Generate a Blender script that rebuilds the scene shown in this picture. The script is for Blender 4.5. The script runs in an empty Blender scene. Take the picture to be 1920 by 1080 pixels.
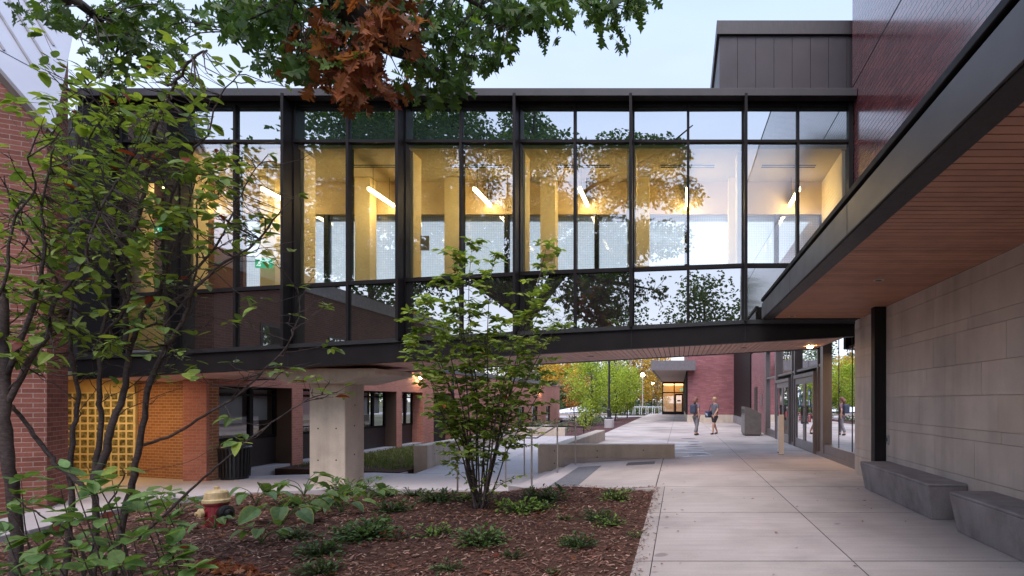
import bpy, math, random
from mathutils import Vector, Matrix, Quaternion
R = math.radians
rnd = random.Random(7)
S = bpy.context.scene
COL = S.collection
F = 1100.0           # focal length in photo pixels; camera at (0,0,1.6) looks along +Y
EYE = 1.6
def at(px, py, Y):   # a photo pixel at distance Y -> world point
    return Vector(((px - 1273.0) / F * Y, Y, EYE + (752.0 - py) / F * Y))

# ------------------------------------------------------------------ materials
def new_mat(name):
    m = bpy.data.materials.new(name); m.use_nodes = True
    nt = m.node_tree
    for n in list(nt.nodes): nt.nodes.remove(n)
    out = nt.nodes.new('ShaderNodeOutputMaterial')
    return m, nt, out
def N(nt, typ, **kw):
    n = nt.nodes.new('ShaderNode' + typ)
    for k, v in kw.items():
        if k.startswith('i_'):
            key = k[2:].replace('_', ' ')
            n.inputs[key].default_value = v
        else: setattr(n, k, v)
    return n
def L(nt, a, b): nt.links.new(a, b)
def c4(c): return (c[0], c[1], c[2], 1.0)
def ramp(nt, fac, stops):
    r = N(nt, 'ValToRGB')
    el = r.color_ramp.elements
    el[0].position, el[0].color = stops[0][0], c4(stops[0][1])
    el[1].position, el[1].color = stops[-1][0], c4(stops[-1][1])
    for p, c in stops[1:-1]:
        e = el.new(p); e.color = c4(c)
    L(nt, fac, r.inputs[0]); return r.outputs[0]
def mixc(nt, fac, a, b, mode='MIX'):
    m = N(nt, 'Mix', data_type='RGBA', blend_type=mode)
    for s, v in ((0, fac), (6, a), (7, b)):
        if isinstance(v, (int, float)): m.inputs[s].default_value = v
        elif isinstance(v, tuple): m.inputs[s].default_value = c4(v)
        else: L(nt, v, m.inputs[s])
    return m.outputs[2]
def noise(nt, scale, detail=4, rough=0.55, vec=None, stretch=None, kind='Object'):
    tc = N(nt, 'TexCoord')
    src = vec or tc.outputs[kind]
    if stretch:
        mp = N(nt, 'Mapping'); mp.inputs['Scale'].default_value = stretch
        L(nt, src, mp.inputs[0]); src = mp.outputs[0]
    n = N(nt, 'TexNoise'); n.inputs['Scale'].default_value = scale
    n.inputs['Detail'].default_value = detail; n.inputs['Roughness'].default_value = rough
    L(nt, src, n.inputs['Vector']); return n.outputs['Fac']
def bump(nt, h, strength=0.3, dist=0.01):
    b = N(nt, 'Bump'); b.inputs['Strength'].default_value = strength; b.inputs['Distance'].default_value = dist
    L(nt, h, b.inputs['Height']); return b.outputs[0]

def simple(name, col, rough=0.5, var=0.15, scale=6.0, metal=0.0, spec=0.5, bumpy=0.0, bscale=60.0, stretch=None, coat=0.0):
    """painted / plain surface with a soft tonal variation"""
    m, nt, out = new_mat(name)
    p = N(nt, 'BsdfPrincipled'); p.inputs['Roughness'].default_value = rough
    p.inputs['Metallic'].default_value = metal; p.inputs['Specular IOR Level'].default_value = spec
    p.inputs['Coat Weight'].default_value = coat
    f = noise(nt, scale, stretch=stretch)
    lo = tuple(max(0, c * (1 - var)) for c in col); hi = tuple(min(1, c * (1 + var)) for c in col)
    L(nt, ramp(nt, f, [(0.3, lo), (0.7, hi)]), p.inputs['Base Color'])
    r = N(nt, 'MapRange'); r.inputs['To Min'].default_value = max(0.02, rough - 0.08); r.inputs['To Max'].default_value = min(1, rough + 0.1)
    L(nt, noise(nt, scale * 2.3), r.inputs[0]); L(nt, r.outputs[0], p.inputs['Roughness'])
    if bumpy: L(nt, bump(nt, noise(nt, bscale, 6, 0.6), bumpy, 0.01), p.inputs['Normal'])
    L(nt, p.outputs[0], out.inputs[0]); return m

def brick(name, c1, c2, mortar, bw=0.21, rh=0.072, ms=0.006, rough=0.75, spec=0.3, tone=0.25, offset=0.5, lacquer=0.0):
    m, nt, out = new_mat(name)
    p = N(nt, 'BsdfPrincipled'); p.inputs['Specular IOR Level'].default_value = spec
    p.inputs['Coat Weight'].default_value = lacquer; p.inputs['Coat Roughness'].default_value = 0.12
    uv = N(nt, 'TexCoord').outputs['UV']
    b = N(nt, 'TexBrick', offset=offset); L(nt, uv, b.inputs['Vector'])
    b.inputs['Color1'].default_value = c4(c1); b.inputs['Color2'].default_value = c4(c2); b.inputs['Mortar'].default_value = c4(mortar)
    b.inputs['Scale'].default_value = 1.0; b.inputs['Mortar Size'].default_value = ms; b.inputs['Mortar Smooth'].default_value = 0.15
    b.inputs['Brick Width'].default_value = bw; b.inputs['Row Height'].default_value = rh; b.inputs['Bias'].default_value = -0.1
    big = ramp(nt, noise(nt, 0.7, 5), [(0.3, (1 - tone,) * 3), (0.7, (1 + tone,) * 3)])
    fine = ramp(nt, noise(nt, 38, 3), [(0.25, (0.82,) * 3), (0.75, (1.15,) * 3)])
    c = mixc(nt, 1.0, b.outputs['Color'], big, 'MULTIPLY'); c = mixc(nt, 1.0, c, fine, 'MULTIPLY')
    L(nt, c, p.inputs['Base Color'])
    r = N(nt, 'MapRange'); r.inputs['To Min'].default_value = rough; r.inputs['To Max'].default_value = min(1, rough + 0.25)
    L(nt, b.outputs['Fac'], r.inputs[0]); L(nt, r.outputs[0], p.inputs['Roughness'])
    inv = N(nt, 'Math', operation='MULTIPLY_ADD'); inv.inputs[1].default_value = -1; 
    L(nt, b.outputs['Fac'], inv.inputs[0])
    sm = N(nt, 'Math', operation='MULTIPLY_ADD'); sm.inputs[1].default_value = 0.25
    L(nt, noise(nt, 30, 4), sm.inputs[0]); L(nt, inv.outputs[0], sm.inputs[2])
    L(nt, bump(nt, sm.outputs[0], 0.5, 0.006), p.inputs['Normal'])
    L(nt, p.outputs[0], out.inputs[0]); return m

def concrete(name, col, stain=0.22, scale=0.9, rough=0.8, bumpy=0.25, holes=False, streak=False, broom=False):
    m, nt, out = new_mat(name)
    p = N(nt, 'BsdfPrincipled'); p.inputs['Roughness'].default_value = rough; p.inputs['Specular IOR Level'].default_value = 0.35
    a = ramp(nt, noise(nt, scale, 7, 0.62), [(0.28, tuple(c * (1 - stain) for c in col)), (0.5, col), (0.75, tuple(min(1, c * (1 + stain * 0.6)) for c in col))])
    fine = ramp(nt, noise(nt, 45, 5, 0.7), [(0.2, (0.86,) * 3), (0.8, (1.12,) * 3)])
    c = mixc(nt, 1.0, a, fine, 'MULTIPLY')
    spots = ramp(nt, noise(nt, 7, 3, 0.7), [(0.22, (0.72,) * 3), (0.34, (1.0,) * 3)])
    c = mixc(nt, 0.8, c, spots, 'MULTIPLY')
    if broom:
        sm = ramp(nt, noise(nt, 0.35, 3, 0.5, stretch=(1, 0.5, 1)), [(0.34, (0.70, 0.68, 0.67)), (0.56, (1.03,) * 3)])
        c = mixc(nt, 0.9, c, sm, 'MULTIPLY')
        br = ramp(nt, noise(nt, 6, 4, 0.6, stretch=(0.12, 1.6, 1)), [(0.3, (0.9,) * 3), (0.7, (1.07,) * 3)])
        c = mixc(nt, 1.0, c, br, 'MULTIPLY')
        gum = ramp(nt, noise(nt, 3.2, 1, 0.3), [(0.20, (0.5,) * 3), (0.235, (1.0,) * 3)])
        c = mixc(nt, 0.7, c, gum, 'MULTIPLY')
    if streak:
        st = ramp(nt, noise(nt, 3.5, 5, 0.6, stretch=(1, 1, 0.12)), [(0.3, (0.78,) * 3), (0.6, (1.05,) * 3)])
        c = mixc(nt, 0.8, c, st, 'MULTIPLY')
    if holes:
        v = N(nt, 'TexVoronoi'); v.inputs['Scale'].default_value = 9
        tc = N(nt, 'TexCoord'); L(nt, tc.outputs['Object'], v.inputs['Vector'])
        h = ramp(nt, v.outputs['Distance'], [(0.06, (0.45,) * 3), (0.10, (1.0,) * 3)])
        c = mixc(nt, 0.7, c, h, 'MULTIPLY')
    at_ = N(nt, 'Attribute', attribute_name='tint')
    c = mixc(nt, 1.0, c, at_.outputs['Color'], 'MULTIPLY')
    L(nt, c, p.inputs['Base Color'])
    hgt = noise(nt, 80, 5, 0.7) if not broom else noise(nt, 60, 4, 0.6, stretch=(0.15, 3, 1))
    L(nt, bump(nt, hgt, bumpy, 0.006), p.inputs['Normal'])
    L(nt, p.outputs[0], out.inputs[0]); return m

def glass(name, reflect=0.22, tint=(0.86, 0.9, 0.88), wobble=0.02):
    m, nt, out = new_mat(name)
    g = N(nt, 'BsdfGlossy'); g.inputs['Roughness'].default_value = 0.0; g.inputs['Color'].default_value = (0.95, 0.97, 1, 1)
    t = N(nt, 'BsdfTransparent'); t.inputs['Color'].default_value = c4(tint)
    fr = N(nt, 'Fresnel'); fr.inputs['IOR'].default_value = 1.5
    ma = N(nt, 'Math', operation='MULTIPLY_ADD', use_clamp=True); ma.inputs[1].default_value = 1.0 - reflect; ma.inputs[2].default_value = reflect
    L(nt, fr.outputs[0], ma.inputs[0])
    if wobble: L(nt, bump(nt, noise(nt, 0.9, 1, 0.3), wobble, 0.05), g.inputs['Normal'])
    mx = N(nt, 'MixShader'); L(nt, ma.outputs[0], mx.inputs[0]); L(nt, t.outputs[0], mx.inputs[1]); L(nt, g.outputs[0], mx.inputs[2])
    L(nt, mx.outputs[0], out.inputs[0]); return m
def dark_glass(name, col, reflect=0.2, wobble=0.02):
    m, nt, out = new_mat(name)
    g = N(nt, 'BsdfGlossy'); g.inputs['Roughness'].default_value = 0.0; g.inputs['Color'].default_value = (0.95, 0.97, 1, 1)
    d = N(nt, 'BsdfDiffuse'); d.inputs['Color'].default_value = c4(col)
    fr = N(nt, 'Fresnel'); fr.inputs['IOR'].default_value = 1.5
    ma = N(nt, 'Math', operation='MULTIPLY_ADD', use_clamp=True); ma.inputs[1].default_value = 1.0 - reflect; ma.inputs[2].default_value = reflect
    L(nt, fr.outputs[0], ma.inputs[0])
    if wobble: L(nt, bump(nt, noise(nt, 0.9, 1, 0.3), wobble, 0.05), g.inputs['Normal'])
    mx = N(nt, 'MixShader'); L(nt, ma.outputs[0], mx.inputs[0]); L(nt, d.outputs[0], mx.inputs[1]); L(nt, g.outputs[0], mx.inputs[2])
    L(nt, mx.outputs[0], out.inputs[0]); return m
def frit(name):
    m, nt, out = new_mat(name)
    d = N(nt, 'BsdfDiffuse'); d.inputs['Color'].default_value = (0.75, 0.8, 0.82, 1)
    tl = N(nt, 'BsdfTranslucent'); tl.inputs['Color'].default_value = (0.86, 0.92, 0.95, 1)
    t = N(nt, 'BsdfTransparent'); t.inputs['Color'].default_value = (0.9, 0.95, 0.95, 1)
    g = N(nt, 'BsdfGlossy'); g.inputs['Roughness'].default_value = 0.02
    v = N(nt, 'TexVoronoi'); v.inputs['Scale'].default_value = 22; v.inputs['Randomness'].default_value = 0.0
    L(nt, N(nt, 'TexCoord').outputs['UV'], v.inputs['Vector'])
    dots = N(nt, 'MapRange'); dots.inputs['From Min'].default_value = 0.30; dots.inputs['From Max'].default_value = 0.36
    dots.inputs['To Min'].default_value = 0.56; dots.inputs['To Max'].default_value = 0.70
    L(nt, v.outputs['Distance'], dots.inputs[0])
    a = N(nt, 'MixShader'); a.inputs[0].default_value = 0.75; L(nt, d.outputs[0], a.inputs[1]); L(nt, tl.outputs[0], a.inputs[2])
    b = N(nt, 'MixShader'); L(nt, dots.outputs[0], b.inputs[0]); L(nt, a.outputs[0], b.inputs[1]); L(nt, t.outputs[0], b.inputs[2])
    c = N(nt, 'MixShader'); c.inputs[0].default_value = 0.1; L(nt, b.outputs[0], c.inputs[1]); L(nt, g.outputs[0], c.inputs[2])
    L(nt, c.outputs[0], out.inputs[0]); return m
def emit(name, col, strength):
    m, nt, out = new_mat(name)
    e = N(nt, 'Emission'); e.inputs['Color'].default_value = c4(col); e.inputs['Strength'].default_value = strength
    L(nt, e.outputs[0], out.inputs[0]); return m
def leaf_mat(name, trans=0.35, rough=0.5, spec=0.35):
    m, nt, out = new_mat(name)
    a = N(nt, 'Attribute', attribute_name='tint')
    col = mixc(nt, 1.0, a.outputs['Color'], ramp(nt, noise(nt, 25, 3), [(0.3, (0.8,) * 3), (0.7, (1.2,) * 3)]), 'MULTIPLY')
    p = N(nt, 'BsdfPrincipled'); p.inputs['Roughness'].default_value = rough; p.inputs['Specular IOR Level'].default_value = spec
    L(nt, col, p.inputs['Base Color'])
    t = N(nt, 'BsdfTranslucent'); L(nt, mixc(nt, 1.0, col, (1.5, 1.5, 0.7), 'MULTIPLY'), t.inputs['Color'])
    mx = N(nt, 'MixShader'); mx.inputs[0].default_value = trans
    L(nt, p.outputs[0], mx.inputs[1]); L(nt, t.outputs[0], mx.inputs[2]); L(nt, mx.outputs[0], out.inputs[0]); return m
def bark_mat(name, c1, c2, scale=14, rings=True):
    m, nt, out = new_mat(name)
    p = N(nt, 'BsdfPrincipled'); p.inputs['Roughness'].default_value = 0.8; p.inputs['Specular IOR Level'].default_value = 0.25
    f = noise(nt, scale, 6, 0.65, stretch=(1, 1, 0.45) if not rings else (1, 1, 2.2))
    c = ramp(nt, f, [(0.3, c1), (0.62, c2), (0.78, tuple(min(1, x * 1.7) for x in c2))])
    patch = ramp(nt, noise(nt, 2.5, 3), [(0.35, (0.7, 0.7, 0.7)), (0.7, (1.25, 1.2, 1.2))])
    L(nt, mixc(nt, 1.0, c, patch, 'MULTIPLY'), p.inputs['Base Color'])
    L(nt, bump(nt, f, 0.7, 0.012), p.inputs['Normal'])
    L(nt, p.outputs[0], out.inputs[0]); return m
def attr_mat(name, rough=0.8, var=0.2, scale=20, bumpy=0.0, spec=0.3, streak=False):
    """base colour from the faces' own tint (stones, chips, clothes) with a fine variation"""
    m, nt, out = new_mat(name)
    p = N(nt, 'BsdfPrincipled'); p.inputs['Roughness'].default_value = rough; p.inputs['Specular IOR Level'].default_value = spec
    a = N(nt, 'Attribute', attribute_name='tint')
    c = mixc(nt, 1.0, a.outputs['Color'], ramp(nt, noise(nt, scale, 5), [(0.25, (1 - var,) * 3), (0.75, (1 + var,) * 3)]), 'MULTIPLY')
    if streak:
        st = ramp(nt, noise(nt, 2.6, 5, 0.6, stretch=(1, 1, 0.10)), [(0.30, (0.80, 0.79, 0.78)), (0.58, (1.03,) * 3)])
        c = mixc(nt, 0.9, c, st, 'MULTIPLY')
        pit = ramp(nt, noise(nt, 42, 4, 0.7), [(0.27, (0.72,) * 3), (0.40, (1.0,) * 3)])
        c = mixc(nt, 0.8, c, pit, 'MULTIPLY')
    L(nt, c, p.inputs['Base Color'])
    if bumpy: L(nt, bump(nt, noise(nt, scale * 3, 5), bumpy, 0.01), p.inputs['Normal'])
    L(nt, p.outputs[0], out.inputs[0]); return m

# ------------------------------------------------------------------ mesh helper
WO = {}    # world origin of every linked object (no parent is rotated while building)
class MB:
    def __init__(s): s.v = []; s.f = []; s.t = []; s.cur = (1, 1, 1)
    def tint(s, c): s.cur = c; return s
    def vert(s, p): s.v.append((p[0], p[1], p[2])); s.t.append(s.cur); return len(s.v) - 1
    def poly(s, pts): s.f.append([s.vert(p) for p in pts])
    def hexa(s, p):   # 4 bottom (ccw from above) + 4 top
        i = [s.vert(q) for q in p]
        for f in ((3, 2, 1, 0), (4, 5, 6, 7), (0, 1, 5, 4), (1, 2, 6, 5), (2, 3, 7, 6), (3, 0, 4, 7)): s.f.append([i[k] for k in f])
        return s
    def box(s, x0, x1, y0, y1, z0, z1):
        return s.hexa([(x0, y0, z0), (x1, y0, z0), (x1, y1, z0), (x0, y1, z0), (x0, y0, z1), (x1, y0, z1), (x1, y1, z1), (x0, y1, z1)])
    def beam(s, x0, x1, y0, y1, za0, zb0, za1, zb1):   # box along X whose bottom/top heights differ at its two ends
        return s.hexa([(x0, y0, za0), (x1, y0, zb0), (x1, y1, zb0), (x0, y1, za0), (x0, y0, za1), (x1, y0, zb1), (x1, y1, zb1), (x0, y1, za1)])
    def prism(s, pts, z0, z1):   # pts ccw 2d
        n = len(pts); b = [s.vert((p[0], p[1], z0)) for p in pts]; t = [s.vert((p[0], p[1], z1)) for p in pts]
        s.f.append(b[::-1]); s.f.append(t)
        for k in range(n): s.f.append([b[k], b[(k + 1) % n], t[(k + 1) % n], t[k]])
        return s
    def slab(s, pts, th):  # polygon of 3d points with thickness th along its normal
        P = [Vector(p) for p in pts]; n = (P[1] - P[0]).cross(P[2] - P[0]).normalized() * th
        k = len(P); a = [s.vert(p) for p in P]; b = [s.vert(p - n) for p in P]
        s.f.append(a); s.f.append(b[::-1])
        for i in range(k): s.f.append([a[(i + 1) % k], a[i], b[i], b[(i + 1) % k]])
        return s
    def bar(s, a, b, w, h=None, up=(0, 0, 1)):  # rectangular bar between two points
        a, b = Vector(a), Vector(b); d = (b - a).normalized(); h = h or w
        u = Vector(up)
        if abs(d.dot(u)) > 0.95: u = Vector((0, 1, 0))
        x = d.cross(u).normalized() * (w / 2); y = x.cross(d).normalized() * (h / 2)
        return s.hexa([a - x - y, a + x - y, b + x - y, b - x - y, a - x + y, a + x + y, b + x + y, b - x + y])
    def tube(s, pts, rad, n=8, cap=True):
        P = [Vector(p) for p in pts]
        if len(P) < 2: return s
        if isinstance(rad, (int, float)): rad = [rad] * len(P)
        rings = []; ref = None
        for i, p in enumerate(P):
            d = (P[min(i + 1, len(P) - 1)] - P[max(i - 1, 0)])
            if d.length < 1e-9: d = Vector((0, 0, 1))
            d.normalize()
            if ref is None:
                ref = d.orthogonal().normalized()
            else:
                ref = ref - d * ref.dot(d)
                ref = ref.normalized() if ref.length > 1e-6 else d.orthogonal().normalized()
            bi = d.cross(ref)
            rings.append([s.vert(p + (ref * math.cos(2 * math.pi * k / n) + bi * math.sin(2 * math.pi * k / n)) * rad[i]) for k in range(n)])
        for a, b in zip(rings, rings[1:]):
            for k in range(n): s.f.append([a[k], a[(k + 1) % n], b[(k + 1) % n], b[k]])
        if cap: s.f.append(rings[0][::-1]); s.f.append(rings[-1])
        return s
    def lathe(s, c, prof, n=20, axis=(0, 0, 1)):  # profile of (radius, height along axis)
        c = Vector(c); d = Vector(axis).normalized(); e = d.orthogonal().normalized(); g = d.cross(e)
        rings = []
        for r, h in prof:
            rings.append([s.vert(c + d * h + (e * math.cos(2 * math.pi * k / n) + g * math.sin(2 * math.pi * k / n)) * max(r, 1e-4)) for k in range(n)])
        for a, b in zip(rings, rings[1:]):
            for k in range(n): s.f.append([a[k], a[(k + 1) % n], b[(k + 1) % n], b[k]])
        s.f.append(rings[0][::-1]); s.f.append(rings[-1]); return s
    def build(s, name, mat, parent=None, bevel=0.0, smooth=False, seg=2):
        o0 = WO[parent.name] if parent else Vector((0, 0, 0))
        me = bpy.data.meshes.new(name)
        me.from_pydata([(x - o0.x, y - o0.y, z - o0.z) for x, y, z in s.v], [], s.f)
        me.update()
        uv = me.uv_layers.new(name='UVMap').data
        for p in me.polygons:
            n = p.normal
            if abs(n.z) > 0.8:
                for li in p.loop_indices:
                    q = s.v[me.loops[li].vertex_index]; uv[li].uv = (q[0], q[1])
            else:
                t = Vector((-n.y, n.x, 0)); t.normalize()
                for li in p.loop_indices:
                    q = s.v[me.loops[li].vertex_index]; uv[li].uv = (q[0] * t.x + q[1] * t.y, q[2])
        ca = me.color_attributes.new('tint', 'FLOAT_COLOR', 'POINT')
        flat = []
        for c in s.t: flat.extend((c[0], c[1], c[2], 1.0))
        ca.data.foreach_set('color', flat)
        if smooth: me.polygons.foreach_set('use_smooth', [True] * len(me.polygons))
        me.materials.append(mat)
        o = bpy.data.objects.new(name, me); COL.objects.link(o)
        if parent: o.parent = parent
        WO[o.name] = o0.copy()
        if bevel:
            b = o.modifiers.new('bevel', 'BEVEL'); b.width = bevel; b.segments = seg; b.limit_method = 'ANGLE'; b.angle_limit = R(40)
        return o
def tag(o, label=None, cat=None, group=None, kind=None):
    if label: o['label'] = label
    if cat: o['category'] = cat
    if group: o['group'] = group
    if kind: o['kind'] = kind
    return o
def thing(name, label, cat, loc=(0, 0, 0), group=None):
    o = bpy.data.objects.new(name, None); COL.objects.link(o); o.location = loc; o.empty_display_size = 0.2
    WO[o.name] = Vector(loc); tag(o, label, cat, group); return o
def struct(name, mb, mat, label=None, **kw):
    o = mb.build(name, mat, **kw); o['kind'] = 'structure'
    if label: o['label'] = label; o['category'] = name.replace('_', ' ')
    return o
def copy_tree(o, parent=None):
    c = o.copy(); COL.objects.link(c)
    if parent: c.parent = parent
    for ch in list(o.children): copy_tree(ch, c)
    return c
def B(*a): return MB().box(*a)
def smooth(a, b, x):
    t = min(1, max(0, (x - a) / (b - a))) if a != b else 0
    return t * t * (3 - 2 * t)

# ------------------------------------------------------------------ palette
M = {}
M['metal'] = simple('bronze_metal', (0.013, 0.0105, 0.011), 0.5, 0.18, 2.5, 0.0, 0.14)
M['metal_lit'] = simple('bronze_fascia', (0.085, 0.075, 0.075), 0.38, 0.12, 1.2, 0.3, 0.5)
M['black'] = simple('black_paint', (0.012, 0.011, 0.012), 0.45, 0.2, 8)
M['dark_panel'] = simple('dark_panel', (0.036, 0.028, 0.034), 0.5, 0.14, 1.2, 0.2)
M['brown_panel'] = simple('brown_panel', (0.10, 0.062, 0.042), 0.55, 0.1, 2)
M['glass'] = glass('facade_glass', 0.18, (0.93, 0.96, 0.93), 0.035)
M['door_glass'] = glass('door_glass', 0.35, (0.7, 0.72, 0.7), 0.04)
M['window_glass'] = glass('window_glass', 0.12, (0.85, 0.88, 0.88), 0.02)
M['spandrel'] = dark_glass('spandrel_glass', (0.020, 0.018, 0.016), 0.24)
M['spandrel_green'] = dark_glass('transom_glass', (0.018, 0.030, 0.027), 0.27)
M['frit'] = frit('dotted_glass')
M['cream'] = simple('cream_wall', (0.72, 0.6, 0.38), 0.6, 0.05, 1.5)
M['yellow'] = simple('yellow_column', (0.86, 0.70, 0.36), 0.55, 0.05, 2)
M['ceiling'] = simple('ceiling_paint', (0.74, 0.61, 0.38), 0.7, 0.04, 2)
M['tube'] = emit('warm_tube', (1.0, 0.76, 0.42), 18)
M['lamp'] = emit('warm_lamp', (1.0, 0.66, 0.32), 70)
M['farlamp'] = emit('street_lamp_light', (1.0, 0.62, 0.30), 16)
M['down'] = emit('downlight', (1.0, 0.62, 0.25), 30)
M['green_sign'] = emit('exit_sign_green', (0.02, 0.5, 0.24), 0.28)
M['white_sign'] = emit('exit_sign_white', (0.8, 1.0, 0.9), 0.4)
M['wood'] = attr_mat('soffit_boards', 0.55, 0.14, 3)
M['gap'] = simple('board_gap', (0.02, 0.012, 0.01), 0.8)
M['brick_old'] = brick('red_brick_wide', (0.19, 0.062, 0.043), (0.28, 0.10, 0.072), (0.34, 0.25, 0.215), 0.305, 0.092, 0.007)
M['brick_wing'] = brick('orange_brick', (0.45, 0.165, 0.11), (0.54, 0.215, 0.15), (0.46, 0.30, 0.25), 0.215, 0.075, 0.006, tone=0.12)
M['brick_glazed'] = brick('glazed_plum_brick', (0.115, 0.035, 0.038), (0.20, 0.06, 0.06), (0.022, 0.010, 0.012), 0.40, 0.10, 0.010, rough=0.2, spec=0.6, tone=0.12, lacquer=0.9)
M['brick_pink'] = brick('plum_brick', (0.23, 0.085, 0.09), (0.31, 0.125, 0.13), (0.2, 0.09, 0.095), 0.40, 0.10, 0.005, rough=0.5, tone=0.12)
M['pave'] = concrete('paving', (0.48, 0.42, 0.385), 0.28, 0.55, 0.74, 0.3, broom=True)
M['path'] = concrete('path_concrete', (0.42, 0.385, 0.385), 0.16, 0.8, 0.8, 0.2)
M['cast'] = concrete('cast_concrete', (0.50, 0.42, 0.34), 0.2, 1.6, 0.8, 0.25, holes=False, streak=True)
M['bench'] = concrete('bench_concrete', (0.25, 0.22, 0.22), 0.35, 2.2, 0.75, 0.35, streak=True)
M['stone'] = attr_mat('ashlar_stone', 0.65, 0.16, 1.6, 0.25, streak=True)
M['mortar'] = simple('stone_mortar', (0.46, 0.42, 0.39), 0.9)
M['whitemetal'] = simple('white_metal_roof', (0.46, 0.47, 0.53), 0.45, 0.06, 1.0)
M['steel'] = simple('stainless_steel', (0.42, 0.38, 0.36), 0.32, 0.1, 6, 0.85)
M['mulch'] = attr_mat('mulch', 0.95, 0.5, 30, 0.9, 0.1)
M['leaf'] = leaf_mat('leaves')
M['needle'] = leaf_mat('needles', 0.15, 0.7, 0.2)
M['bark'] = bark_mat('smooth_bark', (0.05, 0.037, 0.034), (0.12, 0.092, 0.085), 30)
M['oakbark'] = bark_mat('oak_bark', (0.018, 0.015, 0.013), (0.05, 0.042, 0.036), 12, False)
M['palebark'] = bark_mat('pale_bark', (0.16, 0.13, 0.11), (0.30, 0.25, 0.21), 6, False)
M['tinted'] = attr_mat('tinted', 0.75, 0.12, 15)
M['blind'] = simple('roller_blind', (0.78, 0.78, 0.76), 0.8, 0.03, 1)
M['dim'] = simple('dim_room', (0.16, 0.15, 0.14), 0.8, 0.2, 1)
# ------------------------------------------------------------------ ground, paving, beds
def bed_z(x, y):
    d = max(smooth(9.6, 13.0, y) * smooth(-2.2, -4.2, x), smooth(-7.2, -9.8, x))
    near = smooth(-0.45, -2.2, x)
    return -0.05 + 0.05 * near * (1 - d) - 0.44 * d + 0.022 * math.sin(x * 2.1 + y) * near + 0.018 * math.sin(y * 1.7 - x * 0.9) * near
# terrain: one sheet to the horizon
mb = MB()
xs = [-600, -200, -90, -60, -40, -26, -13.2, -12.5, -11, -8, -4.2, -3.9, 0, 5, 20, 60, 200, 600]
ys = [-300, -80, -30, -6.2, 0, 10, 14, 17, 24, 27, 34, 46, 58, 63, 70, 78, 100, 160, 300, 1200]
def terrain(x, y):
    lowl = smooth(-3.6, -6, x) * (1 - smooth(58, 72, y))
    near = (1 - smooth(62, 74, y)) * smooth(-200, -40, y)
    return -0.14 - 0.46 * near - 0.26 * lowl - 0.3 * lowl * smooth(24, 46, y)
idx = {}
for i, x in enumerate(xs):
    for j, y in enumerate(ys): idx[i, j] = mb.vert((x, y, terrain(x, y)))
for i in range(len(xs) - 1):
    for j in range(len(ys) - 1): mb.f.append([idx[i, j], idx[i + 1, j], idx[i + 1, j + 1], idx[i, j + 1]])
m_ground = simple('meadow_ground', (0.09, 0.085, 0.05), 0.95, 0.35, 0.6, bumpy=0.4, bscale=8)
struct('ground', mb, m_ground)

# walkway and plaza: separate cast slabs with open joints
mb = MB()
def slab(x0, x1, y0, y1, z=0.0, g=0.007):
    gy = 0.017 if y0 < 17 else 0.03
    k = rnd.uniform(0.93, 1.05)
    mb.tint((k, k * rnd.uniform(0.985, 1.0), k * rnd.uniform(0.985, 1.015)))
    mb.box(x0 + g, x1 - g, y0 + gy, y1 - gy, -0.2, z)
yy = [-6.9, -4.35, -1.8, 0.77, 3.32, 5.87, 8.42, 10.97, 13.52, 16.4]
for a, b in zip(yy, yy[1:]):
    if b <= 11: slab(-0.45, -0.27, a, b, 0.0, 0.003); slab(-0.27, 1.74, a, b)
    else: slab(-0.43, 1.74, a, b)
    slab(1.74, 4.3, a, b)
yy = [16.4, 18.95, 21.5, 24.05, 26.6]
for a, b in zip(yy, yy[1:]):
    slab(-3.3, -0.43, a, b); slab(-0.43, 1.74, a, b); slab(1.74, 4.3, a, b)
y = 26.6
while y < 74:
    for a, b in ((-3.7, -0.43), (-0.43, 1.74), (1.74, 4.3)): slab(a, b, y, y + 3.0)
    y += 3.0
struct('walkway', mb, M['pave'])
struct('walkway_bed', B(-0.44, 4.3, -6.9, 74.5, -0.21, -0.007).box(-3.69, -0.45, 16.7, 74.5, -0.21, -0.007), simple('joint_fill', (0.03, 0.025, 0.022), 0.95))  # near-black fill makes the joints dark in place of real depth
# landing left of the walkway, sloping gently to the steps
mb = MB()
LZ = lambda x: -0.055 * (-0.43 - x)
def sheet(mbx, pts, th=0.25):
    mbx.hexa([(p[0], p[1], p[2] - th) for p in pts] + [tuple(p) for p in pts])
for (xa, xb) in ((-2.62, -0.44),):
    for (ya, yb) in ((10.82, 16.3),):
        sheet(mb, [(xa, ya + 0.12, LZ(xa)), (xb, ya, LZ(xb)), (xb, yb + .3, LZ(xb)), (xa, yb + .3, LZ(xa))])
struct('landing', mb, M['pave'], bevel=0.012)
# steps down to the lower path
mb = MB()
lz = LZ(-2.62)
prof = [(-2.628, lz - 0.004), (-3.0, lz - 0.115), (-3.36, lz - 0.23), (-3.72, lz - 0.33)]
ne = lambda x: 10.95 + max(0, (-2.62 - x)) * 1.75
for (xa, z), (xb, _) in zip(prof, prof[1:]):
    mb.hexa([(xb, ne(xb), -0.9), (xa, ne(xa), -0.9), (xa, 16.3, -0.9), (xb, 16.3, -0.9), (xb, ne(xb), z), (xa, ne(xa), z), (xa, 16.3, z), (xb, 16.3, z)])
struct('steps', mb, M['path'], bevel=0.012)
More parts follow.
